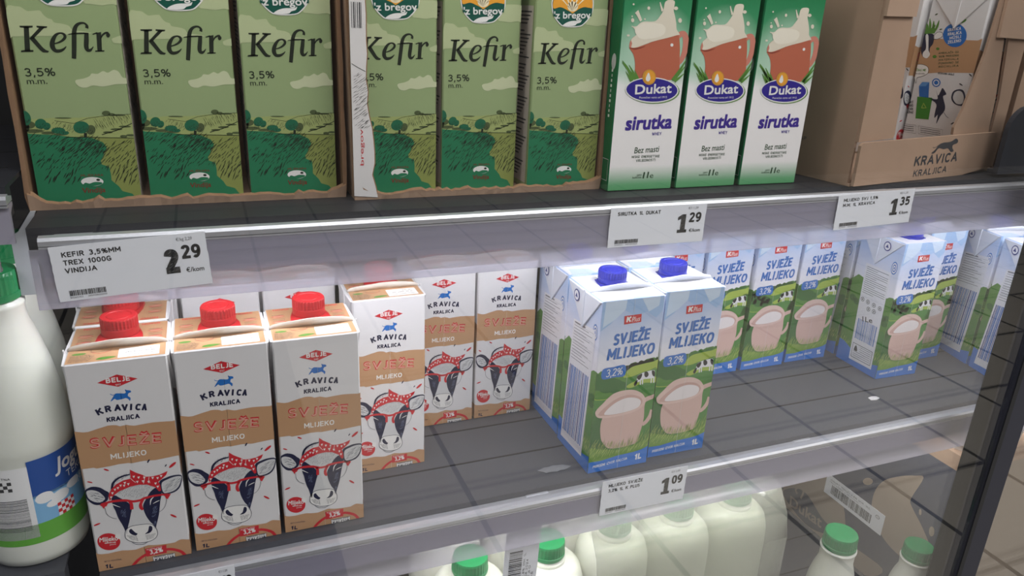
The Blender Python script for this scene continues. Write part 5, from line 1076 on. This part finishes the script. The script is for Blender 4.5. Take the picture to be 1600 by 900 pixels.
# --- blue milk carton with jug and meadow
PW, PD, PH = .072, .076, .1965
SKY = ramp_mat('carton_sky_print', [(0, (238, 236, 242)), (.125, (240, 237, 243)), (.145, (236, 235, 243)), (.168, (216, 222, 240)), (.192, (186, 204, 236)), (.2, (186, 204, 236))], wob=.03)
TOPW = mat('carton_top_white', (222, 226, 236), .36, noise=.02, nscale=20)
BLUEPRINT = mat('print_top_blue', (170, 198, 232), .38)
def kplus(label_txt):
    r = empty('milk_carton'); tag(r, label_txt, 'carton', 'blue milk cartons with the pink jug')
    q = MB(); q.rbox(0, PW, 0, PD, 0, PH, .0011, SKY)
    k = PH*1000/193
    def sc_(A):
        out = []
        for o in A:
            o = list(o)
            f = lambda p: (p[0], p[1]*k)
            if o[0] in 'PL': o[4] = [f(p) for p in o[4]]
            elif o[0] == 'E': o[3] = f(o[3])
            elif o[0] == 'T': o[4] = f(o[4]); o[5] = f(o[5])
            elif o[0] == 'H': o[3] = [f(p) for p in o[3]]
            out.append(o)
        return out
    for o_, U_ in (((0, 0, 0), (1, 0, 0)), ((PW, PD, 0), (-1, 0, 0))): Face(q, o_, U_, (0, 0, 1), 72, 196.5).art(sc_(P_ART))
    sL = Face(q, (0, PD, 0), (0, -1, 0), (0, 0, 1), 76, 196.5); sL.art(sc_(PL_ART)); sL.art(sc_(PLn_ART))
    sR = Face(q, (PW, 0, 0), (0, 1, 0), (0, 0, 1), 76, 196.5); sR.art(sc_(PL_ART)); sR.art(sc_(PLi_ART))
    for s in (sL, sR):
        for rr in range(5): s.ell('white' if rr % 2 else 'boxblue', 1+rr, (66, 160), (5-rr, 0), (0, 9-rr*1.8))
    tp = Face(q, (0, 0, PH), (1, 0, 0), (0, 1, 0), 72, 76)
    tp.poly('offwhite', 1, [(1, 1), (71, 1), (71, 75), (1, 75)]); tp.poly('palesky', 2, [(4, 1), (34, 1), (30, 14), (8, 18)]); tp.poly('skyblue2', 2, [(34, 1), (60, 1), (40, 8)])
    tp.text('ink', 3, '23.06.24', (52, 18), (68, 14), 3, .01); tp.text('ink', 3, '14:23 L2', (52, 13), (68, 9), 3, .01)
    q.build('body', r)
    seam(r, PW, .028, PH, TOPW, None)
    for sg, x in ((-1, 0), (1, PW)):
        e = ear(r, x, sg, PW, PD, PH, .0345, TOPW, .040)
        f = Face(e, (-.0029, .0345, PH) if sg < 0 else (PW+.0029, .0345, PH), (0, -1, 0) if sg < 0 else (0, 1, 0), (0, 0, 1), 30, 0)
        f.H = 0; 
        xx = x+sg*.0032; c_ = (.050 if sg < 0 else .050)
        vs = [(xx, c_+.0062*cos(t), PH-.0105+.0066*sin(t)) for t in [2*pi*i/24 for i in range(24)]]
        vs2 = [(xx+sg*.0001, c_+.0048*cos(t), PH-.0105+.0052*sin(t)) for t in [2*pi*i/24 for i in range(24)]]
        vs3 = [(xx+sg*.0002, c_+a_, PH-.0105+b_) for a_, b_ in ((-.0028, -.002), (.0028, -.002), (0, .003))]
        for v_, m_ in ((vs, ink('navyblue')), (vs2, ink('offwhite')), (vs3, ink('navyblue'))):
            e.add(v_, [tuple(range(len(v_)))], m_)
        e.build('side_flap', r)
    cap(r, .0355, .0475, PH+.0018, .0150, .0135, BLUECAP, 'round')
    return r
p0 = kplus('blue capped milk carton at front, left of the front pair, wide side panel showing')
p0.location = (.4620, .0113, ZM+.0006)
for x, y, rz, lb in ((.5400, .0185, -1.0, 'blue capped milk carton, right one of the pair at the shelf front'),
                     (.4640, .0925, 0, 'blue capped milk carton behind the left one of the front pair'),
                     (.5420, .0990, 0, 'blue capped milk carton behind the right one of the front pair'),
                     (.6260, .172, 0, 'blue milk carton in back row, mostly hidden behind the front pair'),
                     (.7045, .172, -.3, 'blue milk carton in back row, its jug half hidden by the front pair'),
                     (.7833, .171, -.5, 'blue milk carton in back row, middle of the three clear ones'),
                     (.8635, .1735, -.5, 'blue milk carton in back row, left of the carton standing forward'),
                     (.9580, .176, 0, 'blue milk carton behind the lone forward one, only a strip seen'),
                     (1.0380, .1250, 0, 'blue milk carton peeking out right behind the lone forward one')):
    dup(p0, (x, y, ZM+.0006), radians(rz), lb)
ca = radians(-2.1)
dup(p0, (.9530+PW*cos(ca)-PD*sin(ca), .0925+PW*sin(ca)+PD*cos(ca), ZM+.0006), pi+ca, 'lone blue milk carton pulled forward, ingredients side facing left')
dup(p0, (1.1285, .090, ZM+.0006), radians(-13), 'blue milk carton at right with barcode side facing, by the dark door frame')
dup(p0, (1.1110, .011, ZM+.0006), radians(-13), 'blue milk carton at far right, cut off by the dark door frame')

# ------------------------------------------------------------------ kefir cartons in torn trays
FW = .0702
KSKY = mat('carton_pale_green', (154, 172, 124), .36, noise=.02, nscale=15)
KSIDE = mat('carton_sketch_side', (176, 174, 162), .4, noise=.03)
def kefir(label_txt):
    r = empty('kefir_carton'); tag(r, label_txt, 'carton', 'green kefir cartons in torn trays')
    q = MB(); H = .190; q.rbox(0, FW, 0, FW, 0, H, .0011, KSKY)
    q.prism([(.001, H-.001), (FW-.001, H-.001), (FW/2+.002, H+.035), (FW/2-.002, H+.035)], 'x', .001, FW-.001, KSKY)
    q.box(.001, FW-.001, FW/2-.0012, FW/2+.0012, H+.034, H+.052, KSKY)
    f = Face(q, (0, 0, 0), (1, 0, 0), (0, 0, 1), 70.2, 190); f.art(F_ART)
    s = Face(q, (0, FW, 0), (0, -1, 0), (0, 0, 1), 70.2, 190); s.art(FL_ART)
    s2 = Face(q, (FW, 0, 0), (0, 1, 0), (0, 0, 1), 70.2, 190); s2.poly('paper', 0, [(0, 0), (70.2, 0), (70.2, 150), (0, 158)]); s2.art(FR_ART)
    q.build('body', r); return r
TZ = ZU+.0022
f0 = kefir('green kefir carton, leftmost of all, beside the dark shelf gap'); f0.location = (-.0062, .0612, TZ)
for x, y, lb in ((.0705, .0660, 'green kefir carton in the middle of the left torn tray'), (.1468, .0625, 'green kefir carton at right end of the left torn tray'),
                 (.2335, .0550, 'green kefir carton at left in the second tray, behind its white torn wall'), (.3095, .0560, 'green kefir carton in the middle of the second torn tray'), (.3880, .0440, 'green kefir carton at right end of second tray, next to the red mug cartons')):
    dup(f0, (x, y, TZ), 0, lb)
def tray(x0, x1, y0, y1, label_txt, white_left, seed):
    rnd = random.Random(seed); r = empty('cardboard_tray', ((x0+x1)/2, (y0+y1)/2, ZU+.0002)); off = (-(x0+x1)/2, -(y0+y1)/2, -ZU-.0002)
    tag(r, label_txt, 'tray', 'torn cardboard trays of kefir'); z0 = ZU+.0002
    q = MB(); q.box(x0, x1, y0, y1, z0, z0+.0018, CARD); q.build('bottom', r, off)
    def wall(p0, p1, top, inward, name, mt, n=60, thick=.0022):
        q = MB(); p0 = Vector(p0); p1 = Vector(p1); nn = Vector(inward); vs = []
        jag = 0; row = []
        for i in range(n+1):
            t = i/n; p = p0.lerp(p1, t)
            jag = .6*jag+.4*rnd.uniform(-1, 1)
            h = top(t)+.0034*jag+(.002 if rnd.random() < .12 else 0)
            lean = rnd.uniform(-.0006, .0006)
            a = p-nn*0; b = p+nn*thick
            vs += [(a.x, a.y, z0), (a.x-nn.x*(.0012+lean), a.y-nn.y*(.0012+lean), z0+h*.82), (b.x, b.y, z0+h), (b.x, b.y, z0)]
        fo = []; fi = []
        for i in range(n):
            a = i*4; b = a+4
            fo.append((a, b, b+1, a+1)); fi += [(a+1, b+1, b+2, a+2), (a+2, b+2, b+3, a+3)]
        q.add(vs, fo, mt); q.add(vs, fi, CARDD); q.add(vs, [(0, 1, 2, 3), (n*4+3, n*4+2, n*4+1, n*4)], CARDD)
        return q.build(name, r, off)
    wall((x0, y0, 0), (x1, y0, 0), lambda t: .0065+.010*max(0, 1-t*16)+.008*max(0, (t-.93)*14), (0, 1, 0), 'torn_front_edge', CARD)
    hl = (lambda t: .014+.42*t**1.0*.72) if not white_left else (lambda t: .020+min(.2, 2.2*t))
    wall((x0, y0, 0), (x0, y1, 0), (lambda t: .012+min(.235, .235*min(1, t*9))) , (1, 0, 0), 'side_wall', CARDD if not white_left else CARD, 70)
    wall((x1, y0, 0), (x1, y1, 0), (lambda t: .012+min(.235, .235*min(1, t*12))), (-1, 0, 0), 'side_wall', CARD, 70)
    wall((x0, y1, 0), (x1, y1, 0), lambda t: .235, (0, -1, 0), 'back_wall', CARD, 30)
    if white_left:   # torn white printed front strip on the left corner
        q = MB(); pts = []
        W0 = x1-x0
        for k in range(25):
            z = z0+.002+k*.0098; pts.append((x0+.0115+.0075*math.exp(-k/3.2)+rnd.uniform(-.0009, .0009)+(.003 if k < 7 and k > 2 else 0), z))
        poly = [(x0-.0005, z0+.004)]+pts+[(x0-.0005, z0+.24)]
        q.prism(poly, 'y', y0-.0012, y0+.0005, mat('tray_white_print', (226, 222, 220), .6, noise=.02)); 
        q.prism([(p[0]+.0012 if 0 < i < len(poly)-1 else p[0], p[1]) for i, p in enumerate(poly)], 'y', y0+.0005, y0+.0016, CARDD)
        f = Face(q, (x0, y0-.0013, z0), (1, 0, 0), (0, 0, 1), 15, 240)
        f.hatch('kink', 1, [(0, 60), (11, 55), (11, 100), (0, 105)], 35, 1.6, 5, .35, 5); f.line('kink', 1, [(0, 112), (5, 109), (11, 106)], [.4])
        for i, w_ in enumerate((.4, .9, .4, .6, 1.0, .4)): f.poly('ink', 1, [(1+i*1.5, 139), (1+i*1.5+w_, 139), (1+i*1.5+w_, 158), (1+i*1.5, 158)])
        f.text('ink', 1, '280', (1.5, 165), (10, 165), 1.6); f.text('red', 1, 'bregov', (8, 30), (8, 60), 3)
        q.build('white_torn_panel', r, off)
    return r
tray(-.0120, .2235, .0535, .1450, 'torn brown cardboard tray around the three leftmost kefir cartons', False, 3)
tray(.2285, .4625, .0400, .1330, 'torn cardboard tray with a white printed corner around the second kefir trio', True, 8)

# ------------------------------------------------------------------ whey cartons with red mug
DKW, DKD, DKH = .0712, .0712, .200
DGREEN = mat('carton_deep_green', (16, 112, 66), .36, noise=.03, nscale=10)
DFRONT = ramp_mat('carton_whey_front', [(0, (84, 160, 104)), (.006, (104, 172, 120)), (.024, (246, 242, 240)), (.098, (248, 244, 243)), (.112, (176, 212, 186)), (.150, (60, 150, 100)), (.178, (20, 126, 74)), (.2, (16, 118, 68))], radial=(.036, .126, .016, .046, (186, 218, 194)))
def whey(label_txt):
    r = empty('whey_carton'); tag(r, label_txt, 'carton', 'green and white whey cartons with a red mug')
    q = MB(); q.rbox(0, DKW, 0, DKD, 0, DKH, .0011, DGREEN)
    q.add([(.0008, -.00005, .0008), (DKW-.0008, -.00005, .0008), (DKW-.0008, -.00005, DKH-.0008), (.0008, -.00005, DKH-.0008)], [(0, 1, 2, 3)], DFRONT)
    f = Face(q, (0, 0, 0), (1, 0, 0), (0, 0, 1), 71.2, 200); f.art(D_ART)
    s = Face(q, (0, DKD, 0), (0, -1, 0), (0, 0, 1), 71.2, 200)
    for i in range(12): s.line('white', 1, [(62, 118-i*4.5), (62, 120.5-i*4.5)], [1.2+.8*(i % 3)], 0)
    s.ell('lightgrey', 1, (63, 118), (4, 0), (0, 7))
    for a_, b_ in (((58, 10), (69, 10)), ((69, 10), (69, 30)), ((69, 30), (58, 30)), ((58, 30), (58, 10))): s.line('lightgrey', 1, [a_, b_], [.5], 0)
    q.build('body', r)
    seam(r, DKW, .0265, DKH, DGREEN, None)
    return r
d0 = whey('green and white whey carton, leftmost of the three, against the torn tray'); d0.location = (.4635, .0275, ZU+.0004)
d0.location.x = .4640
dup(d0, (.5395, .0270, ZU+.0004), radians(.5), 'green and white whey carton, middle of the three red mug cartons')
dup(d0, (.6155, .0270, ZU+.0004), radians(-.8), 'green and white whey carton nearest the big cardboard box')

# ------------------------------------------------------------------ cardboard case with its cow carton
BA = radians(9); bx = empty('cardboard_box', (.7356, -.0005, ZU+.0004), BA); tag(bx, 'large brown cardboard box with torn open front and black cow print', 'box')
BWID, BDEP, BHT = .275, .225, .240
def slab(name, pts, y0, y1, m, parent=bx):
    q = MB(); q.prism(pts, 'y', y0, y1, m); return q
q = MB(); q.box(0, BWID, 0, BDEP, 0, .003, CARD); q.build('bottom', bx)
q = MB(); q.box(0, .003, .003, BDEP, .003, BHT, CARD)
f = Face(q, (0, BDEP, 0), (0, -1, 0), (0, 0, 1), 225, 240); f.text('ink', 1, 'PAP', (150, 38), (162, 38), 4, .02)
q.build('side_wall', bx)
q = MB(); q.box(BWID-.003, BWID, .003, BDEP, .003, BHT, CARD); q.build('side_wall', bx)
q = MB(); q.box(.003, BWID-.003, BDEP-.003, BDEP, .003, BHT, CARD); q.build('back_wall', bx)
rnd = random.Random(5)
# low printed front flap with rounded torn right end
q = MB(); q.prism([(.001, .001), (.12, .000), (.20, -.0002), (.235, .0035), (.258, .0060), (.262, .020), (.256, .046), (.250, .0475), (.12, .0470), (.004, .0458), (.0005, .043)], 'y', -.0045, -.0010, CARD)
f = Face(q, (0, -.0045, 0), (1, 0, 0), (0, 0, 1), 262, 48)
f.text('ink', 1, 'KRAVICA', (100, 16), (182, 17), 11, .05); f.text('ink', 1, 'KRALJICA', (103, 4), (166, 5.5), 7.5, .035)
f.poly('ink', 1, [(128, 29), (134, 29), (140, 34), (150, 32.5), (158, 33), (166, 28.5), (171, 29.5), (167, 33), (167, 36.5), (174, 38), (175, 41), (170, 43.5), (163, 41), (156, 40), (147, 40), (139, 38), (134, 33)], 1); f.line('ink', 1, [(140, 38), (132, 35), (128, 36)], [.6])
q.build('front_flap', bx)
q = MB(); q.prism([(.001, .046), (.0585, .0480), (.0600, .052), (.0560, .090), (.0530, .120), (.0480, .165), (.0460, .200), (.0455, BHT), (.0, BHT)], 'y', .0, .003, CARD)
q.build('front_panel', bx)
q = MB(); q.prism([(.170, .047), (.2430, .047), (.2400, .085), (.2300, .130), (.2160, .200), (.209, BHT), (.205, BHT), (.2005, .189), (.1950, .135), (.1870, .105), (.1780, .075), (.1690, .055)], 'y', .0, .003, CARD)
q.build('front_panel', bx)
q = MB(); q.prism([(.2520, .010), (BWID, .004), (BWID, BHT), (.2190, BHT), (.2270, .195), (.2410, .130), (.2500, .085)], 'y', .0008, .0038, CARD)
q.build('front_panel', bx)
q = MB(); q.prism([(-.001, .168), (.0470, .1690), (.0470, BHT+.002), (-.001, BHT+.002)], 'y', -.0040, -.0005, CARDI); q.prism([(.207, .153), (BWID, .152), (BWID, BHT+.002), (.204, BHT+.002)], 'y', -.0040, -.0005, CARDI)
q.build('top_flap', bx)
def boxmilk(name, lb):
    r = empty(name); tag(r, lb, 'carton', 'cow cartons inside the cardboard box')
    W_, D_, H_ = .070, .0685, .193; q = MB(); q.rbox(0, W_, 0, D_, 0, H_, .0016, WHITE)
    Face(q, (0, D_, 0), (0, -1, 0), (0, 0, 1), 68.5, 193).art(ML_ART)
    Face(q, (0, 0, 0), (1, 0, 0), (0, 0, 1), 70, 193).art(K_ART)
    q.build('body', r)
    e = ear(r, 0, -1, W_, D_, H_, .0335, WHITE, .036); e.build('side_flap', r); seam(r, W_, .027, H_, WHITE, None)
    cap(r, .036, .047, H_+.0032, .0142, .0155, REDCAP, 'wide')
    return r
def inbox(u, v, z): return Vector((.7356, -.0005, ZU+.0004))+Vector((u*cos(BA)-v*sin(BA), u*sin(BA)+v*cos(BA), z))
bm = boxmilk('milk_carton', 'cow milk carton standing in the torn cardboard box, green bin drawing on side')
bm.location = inbox(.1960, .0080, .0034); bm.rotation_euler = (0, 0, BA)
dup(bm, inbox(.1880, .0800, .0034), BA, 'second cow carton in the cardboard box, only a white sliver showing at left')
# neighbouring case at the right edge
b2 = empty('cardboard_box', (1.020, .046, ZU+.0004), radians(4)); tag(b2, 'second brown cardboard box at the right edge of the upper shelf', 'box')
q = MB(); q.box(0, .003, .003, .2, 0, .24, CARD); q.build('side_wall', b2)
q = MB(); q.box(0, .26, 0, .003, 0, .24, CARD); q.build('front_panel', b2)
q = MB(); q.box(.003, .26, .003, .2, 0, .003, CARD); q.build('bottom', b2)
# dark end stop
q = MB(); pts = [(0, 0)]
W_, H_, R_ = .110, .078, .030
pts = [(0, 0), (W_, 0), (W_, H_)]+[(R_-R_*sin(t), H_-R_+R_*cos(t)) for t in [k*pi/16 for k in range(9)]]
q.prism(pts, 'y', 0, .006, GREYP); q.prism([(.004, 0), (W_, 0), (W_, .004), (.004, .004)], 'y', .006, .016, GREYP)
o = q.build('shelf_stop', None, (.965, .006, ZU+.0038)); tag(o, 'dark grey round cornered plastic stop on the upper shelf, right edge', 'shelf stop')

# ------------------------------------------------------------------ bottles
def bottle(name, lb, x, y, z, rb, h, rc, hc, capm, group=None, short=False, deco=None):
    r = empty(name, (x, y, z)); tag(r, lb, 'bottle', group)
    hb = h-hc; s = rb
    prof = [(s*.80, 0), (s*.95, .003), (s*1.0, .010), (s*1.0, hb*.16), (s*.985, hb*.17), (s*.985, hb*.44), (s*1.0, hb*.45), (s*1.01, hb*.47), (s*1.0, hb*.49), (s*.985, hb*.52),
            (s*.93, hb*.62), (s*.82, hb*.73), (s*.68, hb*.83), (max(rc*1.0, s*.56), hb*.90), (rc*1.02, hb*.945), (rc*1.06, hb*.955), (rc*1.06, hb*.968), (rc*.9, hb*.975), (rc*.9, hb)]
    if short: prof = prof[:10]+[(s*1.0, hb*.55), (s*1.0, hb*.78), (s*.98, hb*.85), (s*.90, hb*.905), (s*.72, hb*.94), (rc*1.10, hb*.952)]+prof[14:]
    q = MB(); q.lathe(prof, HDPE, n=56); q.build('body', r)
    q = MB(); z0 = hb*.978
    q.lathe([(rc*.97, z0), (rc*1.0, z0+.001), (rc*1.0, z0+hc*.25), (rc*.975, z0+hc*.27), (rc*.975, z0+hc*.9), (rc*.93, z0+hc*1.02), (rc*.7, z0+hc*1.05)], capm, n=64, knurl=(3, 4, .0004))
    q.build('cap', r)
    if deco: deco(r, rb)
    return r
def jog(r, rb):
    q = MB(); a0 = math.atan2(-.589-.05, .115+.047)
    f = Face(q, (0, 0, .024), (1, 0, 0), (0, 0, 1), 62, 90, cyl=(0, 0, rb*1.004, a0))
    f.cl = lambda p: (min(max(p[0], -58), 62), min(max(p[1], 0), 92))
    def band(col, l, u0, u1, v0, v1, n=24):
        n = int(round((u1-u0)))
        for k in range(n): f.poly(col, l, [(u0+(u1-u0)*k/n, v0), (u0+(u1-u0)*(k+1)/n, v0), (u0+(u1-u0)*(k+1)/n, v1), (u0+(u1-u0)*k/n, v1)])
    INK.update(lblblue=(44, 84, 160), sky3=(132, 184, 224), meadow=(104, 176, 68), wht=(240, 240, 240), lidgreen=(30, 130, 70))
    band('wht', 0, -58, 0, 6, 72); band('lblblue', 0, 0, 60, 42, 76); band('sky3', 0, 0, 60, 18, 44); band('meadow', 0, -58, 60, 0, 18)
    for u, v, a, b in ((8, 40, 7, 5), (20, 36, 8, 5), (14, 32, 6, 3), (34, 40, 8, 4)):
        for k in range(10):
            t0 = -1+k*.2; t1 = t0+.2; h0 = b*(1-t0*t0)**.5; h1 = b*max(0, 1-t1*t1)**.5
            f.poly('wht', 1, [(u+a*t0, v-h0), (u+a*t1, v-h1), (u+a*t1, v+h1), (u+a*t0, v+h0)])
    f.text('wht', 2, 'Jogurt', (19, 58), (62, 58), 12, .05, .15); f.text('wht', 2, 'TEKUĆI', (28, 48), (60, 48), 6, .0); f.poly('lidgreen', 2, [(32, 34), (60, 34), (60, 45), (32, 45)]); f.text('wht', 3, '2,8%', (34, 36), (56, 36), 7, .03)
    for i in range(5):
        for j in range(4): f.poly('red' if (i+j) % 2 else 'wht', 3, [(16+i*3, 18+j*3), (19+i*3, 18+j*3), (19+i*3, 21+j*3), (16+i*3, 21+j*3)])
    u = -42
    rnd = random.Random(2)
    for i in range(26):
        v = 14+i*1.15; w_ = rnd.choice([.4, .7, .5]); [f.poly('ink', 2, [(u_, v), (u_+5, v), (u_+5, v+w_), (u_, v+w_)]) for u_ in (-34, -29, -24, -19, -14, -9)]
    for i in range(6):
        for j in range(3): 
            if (i+j) % 2: f.poly('ink', 2, [(-30+i*3, 52+j*3), (-27+i*3, 52+j*3), (-27+i*3, 55+j*3), (-30+i*3, 55+j*3)])
    f.text('ink', 2, 'POVRATNA', (-30, 63), (-12, 63), 2, .02)
    q.build('label_sleeve', r)
bottle('milk_bottle', 'big white yogurt bottle with green cap at the left edge, nearest', -.0475, .052, .0125, .0385, .252, .0205, .022, GREENCAP, 'big white bottles in the left bay', deco=jog)
bottle('milk_bottle', 'big white bottle with green cap standing behind the nearest left one', -.0570, .142, .0125, .0385, .255, .0205, .022, GREENCAP, 'big white bottles in the left bay')
bot = 'white bottles on the bottom shelf'
for x, y, lb in ((.3470, .052, 'white bottle with green cap at bottom, left of the hanging barcode slip'),
                 (.4410, .050, 'white bottle with clear green cap at bottom, right of the barcode slip'),
                 (.5290, .052, 'plump white bottle at bottom, left of the three under the 1 09 label'),
                 (.6190, .054, 'plump white bottle at bottom, middle of the three under the 1 09 label'),
                 (.7085, .056, 'plump white bottle at bottom, right of the three near dark gap'),
                 (.4410, .146, 'white bottle at bottom behind the clear green cap bottle, second row'),
                 (.3470, .147, 'white bottle at bottom in the back row behind the left green cap'),
                 (.5290, .147, 'white bottle at bottom in the back row behind the 1 09 label'),
                 (.6190, .149, 'white bottle at bottom in back row, behind the middle plump bottle'),
                 (.7085, .151, 'white bottle at bottom in back row, behind the plump bottle near gap')):
    bottle('milk_bottle', lb, x, y, ZL+.0004, .0445, .256 if x < .5 else .268, .0205, .019, GREENCAP, bot, short=True)
bottle('milk_bottle', 'small white bottle with green cap in front of the brown and navy carton', .8730, .022, ZL+.0004, .033, .176, .0225, .021, GREENCAP)
bottle('milk_bottle', 'small white bottle with green cap at bottom right, half behind the dark door frame', .9985, -.004, ZL+.0004, .0285, .142, .0200, .020, GREENCAP)

FILM = clear_mat('shrink_film', (246, 247, 244), (232, 234, 226), .22, .18, 1.4)
q = MB(); o_ = [(.0030, ZL+.002), (.0022, -.20), (.0028, -.150), (.010, -.118), (.030, -.0880), (.060, -.0868), (.150, -.0872), (.198, -.105), (.2010, -.16), (.2010, ZL+.002)]
i_ = [(p[0]+(.0004 if k < 5 else 0 if k < 7 else -.0004), p[1]-(.0004 if 3 < k < 8 else 0)) for k, p in enumerate(o_)]
vs = []
for x in (.4835, .55, .59, .65, .69, .7545):
    sag = .0 if x in (.4835, .7545) else -.0005*(1 if x in (.59, .69) else 0)
    vs += [(x, p[0], p[1]+(sag if 2 < k < 8 else 0)) for k, p in enumerate(o_)]
n = len(o_); fs = []
for c_ in range(5):
    for k in range(n-1): a_ = c_*n+k; fs.append((a_, a_+n, a_+n+1, a_+1))
q.add(vs, fs, FILM, True); q.add([v for v in vs[-n:]], [tuple(range(n))], FILM)
t = q.build('shrink_film', None); sm_ = t.modifiers.new('thickness', 'SOLIDIFY'); sm_.thickness = .0003
tag(t, 'clear plastic shrink film around the plump white bottles under the 1 09 label', 'plastic film')

# ------------------------------------------------------------------ brown and navy case on the bottom shelf
TAU = mat('case_taupe_print', (150, 134, 116), .6, noise=.05); NAV = mat('case_navy_print', (70, 74, 92), .6, noise=.05)
bxl = empty('yogurt_case', (1.03, -.012, ZL+.0004)); tag(bxl, 'brown and navy cardboard case with slanted lettering on the bottom shelf', 'box')
q = MB(); q.box(0, .003, .003, .300, 0, .256, NAV); f = Face(q, (0, .300, 0), (0, -1, 0), (0, 0, 1), 297, 256); f.art(BX_ART)
q.build('side_wall', bxl)
q = MB(); q.box(0, .30, 0, .003, 0, .256, TAU); q.build('front_panel', bxl)
q = MB(); q.box(.297, .30, .003, .300, 0, .256, NAV); q.build('side_wall', bxl)
q = MB(); q.box(.003, .297, .297, .300, 0, .256, TAU); q.build('back_wall', bxl)
q = MB(); q.box(.003, .297, .003, .297, 0, .003, TAU); q.build('bottom', bxl)
q = MB(); q.box(.0, .300, .0, .300, .256, .279, CARD); q.build('top_pad', bxl)
# shipping slip on the case
t = empty('barcode_sticker', (1.0290, .140, ZL+.0850)); tag(t, 'white barcode sticker on the side of the brown and navy case', 'label')
q = MB(); q.box(-.0004, .0002, -.060, .060, 0, .036, PAPER); q.build('paper', t)
q = MB(); f = Face(q, (-.0005, .060, 0), (0, -1, 0), (0, 0, 1), 120, 36); rnd = random.Random(9); u = 14
while u < 98:
    w_ = rnd.choice([.6, 1.2, 1.8]); f.poly('ink', 1, [(u, 6), (u+w_, 6), (u+w_, 22), (u, 22)]); u += w_+rnd.choice([.6, 1.0])
q.build('barcode', t); q = MB(); f = Face(q, (-.0005, .060, 0), (0, -1, 0), (0, 0, 1), 120, 36)
f.text('ink', 1, 'JOGURT TEKUĆI 2,8% M.M. 1KG', (8, 28), (92, 28), 3, .01); f.text('ink', 1, 'PROIZVEDENO U HRVATSKOJ', (8, 24), (70, 24), 2, .01); f.ell('ink', 1, (108, 26), (4, 0), (0, 3)); f.ell('offwhite', 2, (108, 26), (3.2, 0), (0, 2.3)); f.text('ink', 3, '2', (107, 25), (109, 25), 2)
q.build('printed_text', t)
# cups standing in the case
for i in range(2):
    for j in range(3):
        c_ = empty('yogurt_cup', (1.0655+i*.0715, .0235+j*.0715, ZL+.2608))
        tag(c_, 'white yogurt cup standing on top of the brown and navy case', 'cup', 'white cups on the case')
        q = MB(); q.lathe([(.024, 0), (.026, .003), (.031, .046), (.034, .047), (.034, .050), (.031, .0505)], WHITE, n=36); q.build('tub', c_)
# loose barcode slip between the bottles
t = empty('barcode_slip', (.3880, .010, -.150)); t.rotation_euler = (0, radians(2), 0); tag(t, 'white paper slip with upright barcode hanging between two green caps', 'label')
q = MB(); q.box(-.020, .020, -.0003, .0003, 0, .098, PAPER); q.build('paper', t)
q = MB(); f = Face(q, (-.020, -.0004, 0), (1, 0, 0), (0, 0, 1), 40, 98); v = 6
while v < 70:
    w_ = rnd.choice([.6, 1.0, 1.6]); f.poly('ink', 1, [(6, v), (21, v), (21, v+w_), (6, v+w_)]); v += w_+rnd.choice([.6, .9])
q.build('barcode', t); q = MB(); f = Face(q, (-.020, -.0004, 0), (1, 0, 0), (0, 0, 1), 40, 98)
for i in range(4): f.text('ink', 1, ('MLIJEKO 2,8% MM 1L', 'ROK: 12.06.2024', 'LOT 140', 'HR 105')[i], (25+i*3.5, 8), (25+i*3.5, 66-i*9), 2.4, .01)
q.build('printed_text', t)
# scraps on the middle deck
mb = MB(); n = 20; mb.add([(.018*cos(2*pi*i/n)*(1+.15*sin(5*i)), .0055*sin(2*pi*i/n)*(1+.2*sin(3*i)), .0009) for i in range(n)]+[(.018*cos(2*pi*i/n)*(1+.15*sin(5*i)), .0055*sin(2*pi*i/n)*(1+.2*sin(3*i)), .0005) for i in range(n)], [tuple(range(n))]+[(i, (i+1) % n, n+(i+1) % n, n+i) for i in range(n)], mat('dried_smear', (120, 122, 126), .8, noise=.2, nscale=300))
o = mb.build('dried_spill', None, (.432, .030, ZM)); tag(o, 'small dried grey smear on the grey deck left of the blue cartons', 'stain')
mb = MB(); mb.prism([(-.008, -.003), (0, -.0045), (.008, -.002), (.007, .003), (0, .0045), (-.007, .003)], 'z', .0005, .0016, WHITE)
o = mb.build('paper_scrap', None, (.905, .048, ZM)); tag(o, 'tiny white scrap lying on the deck in front of the lone carton', 'scrap')
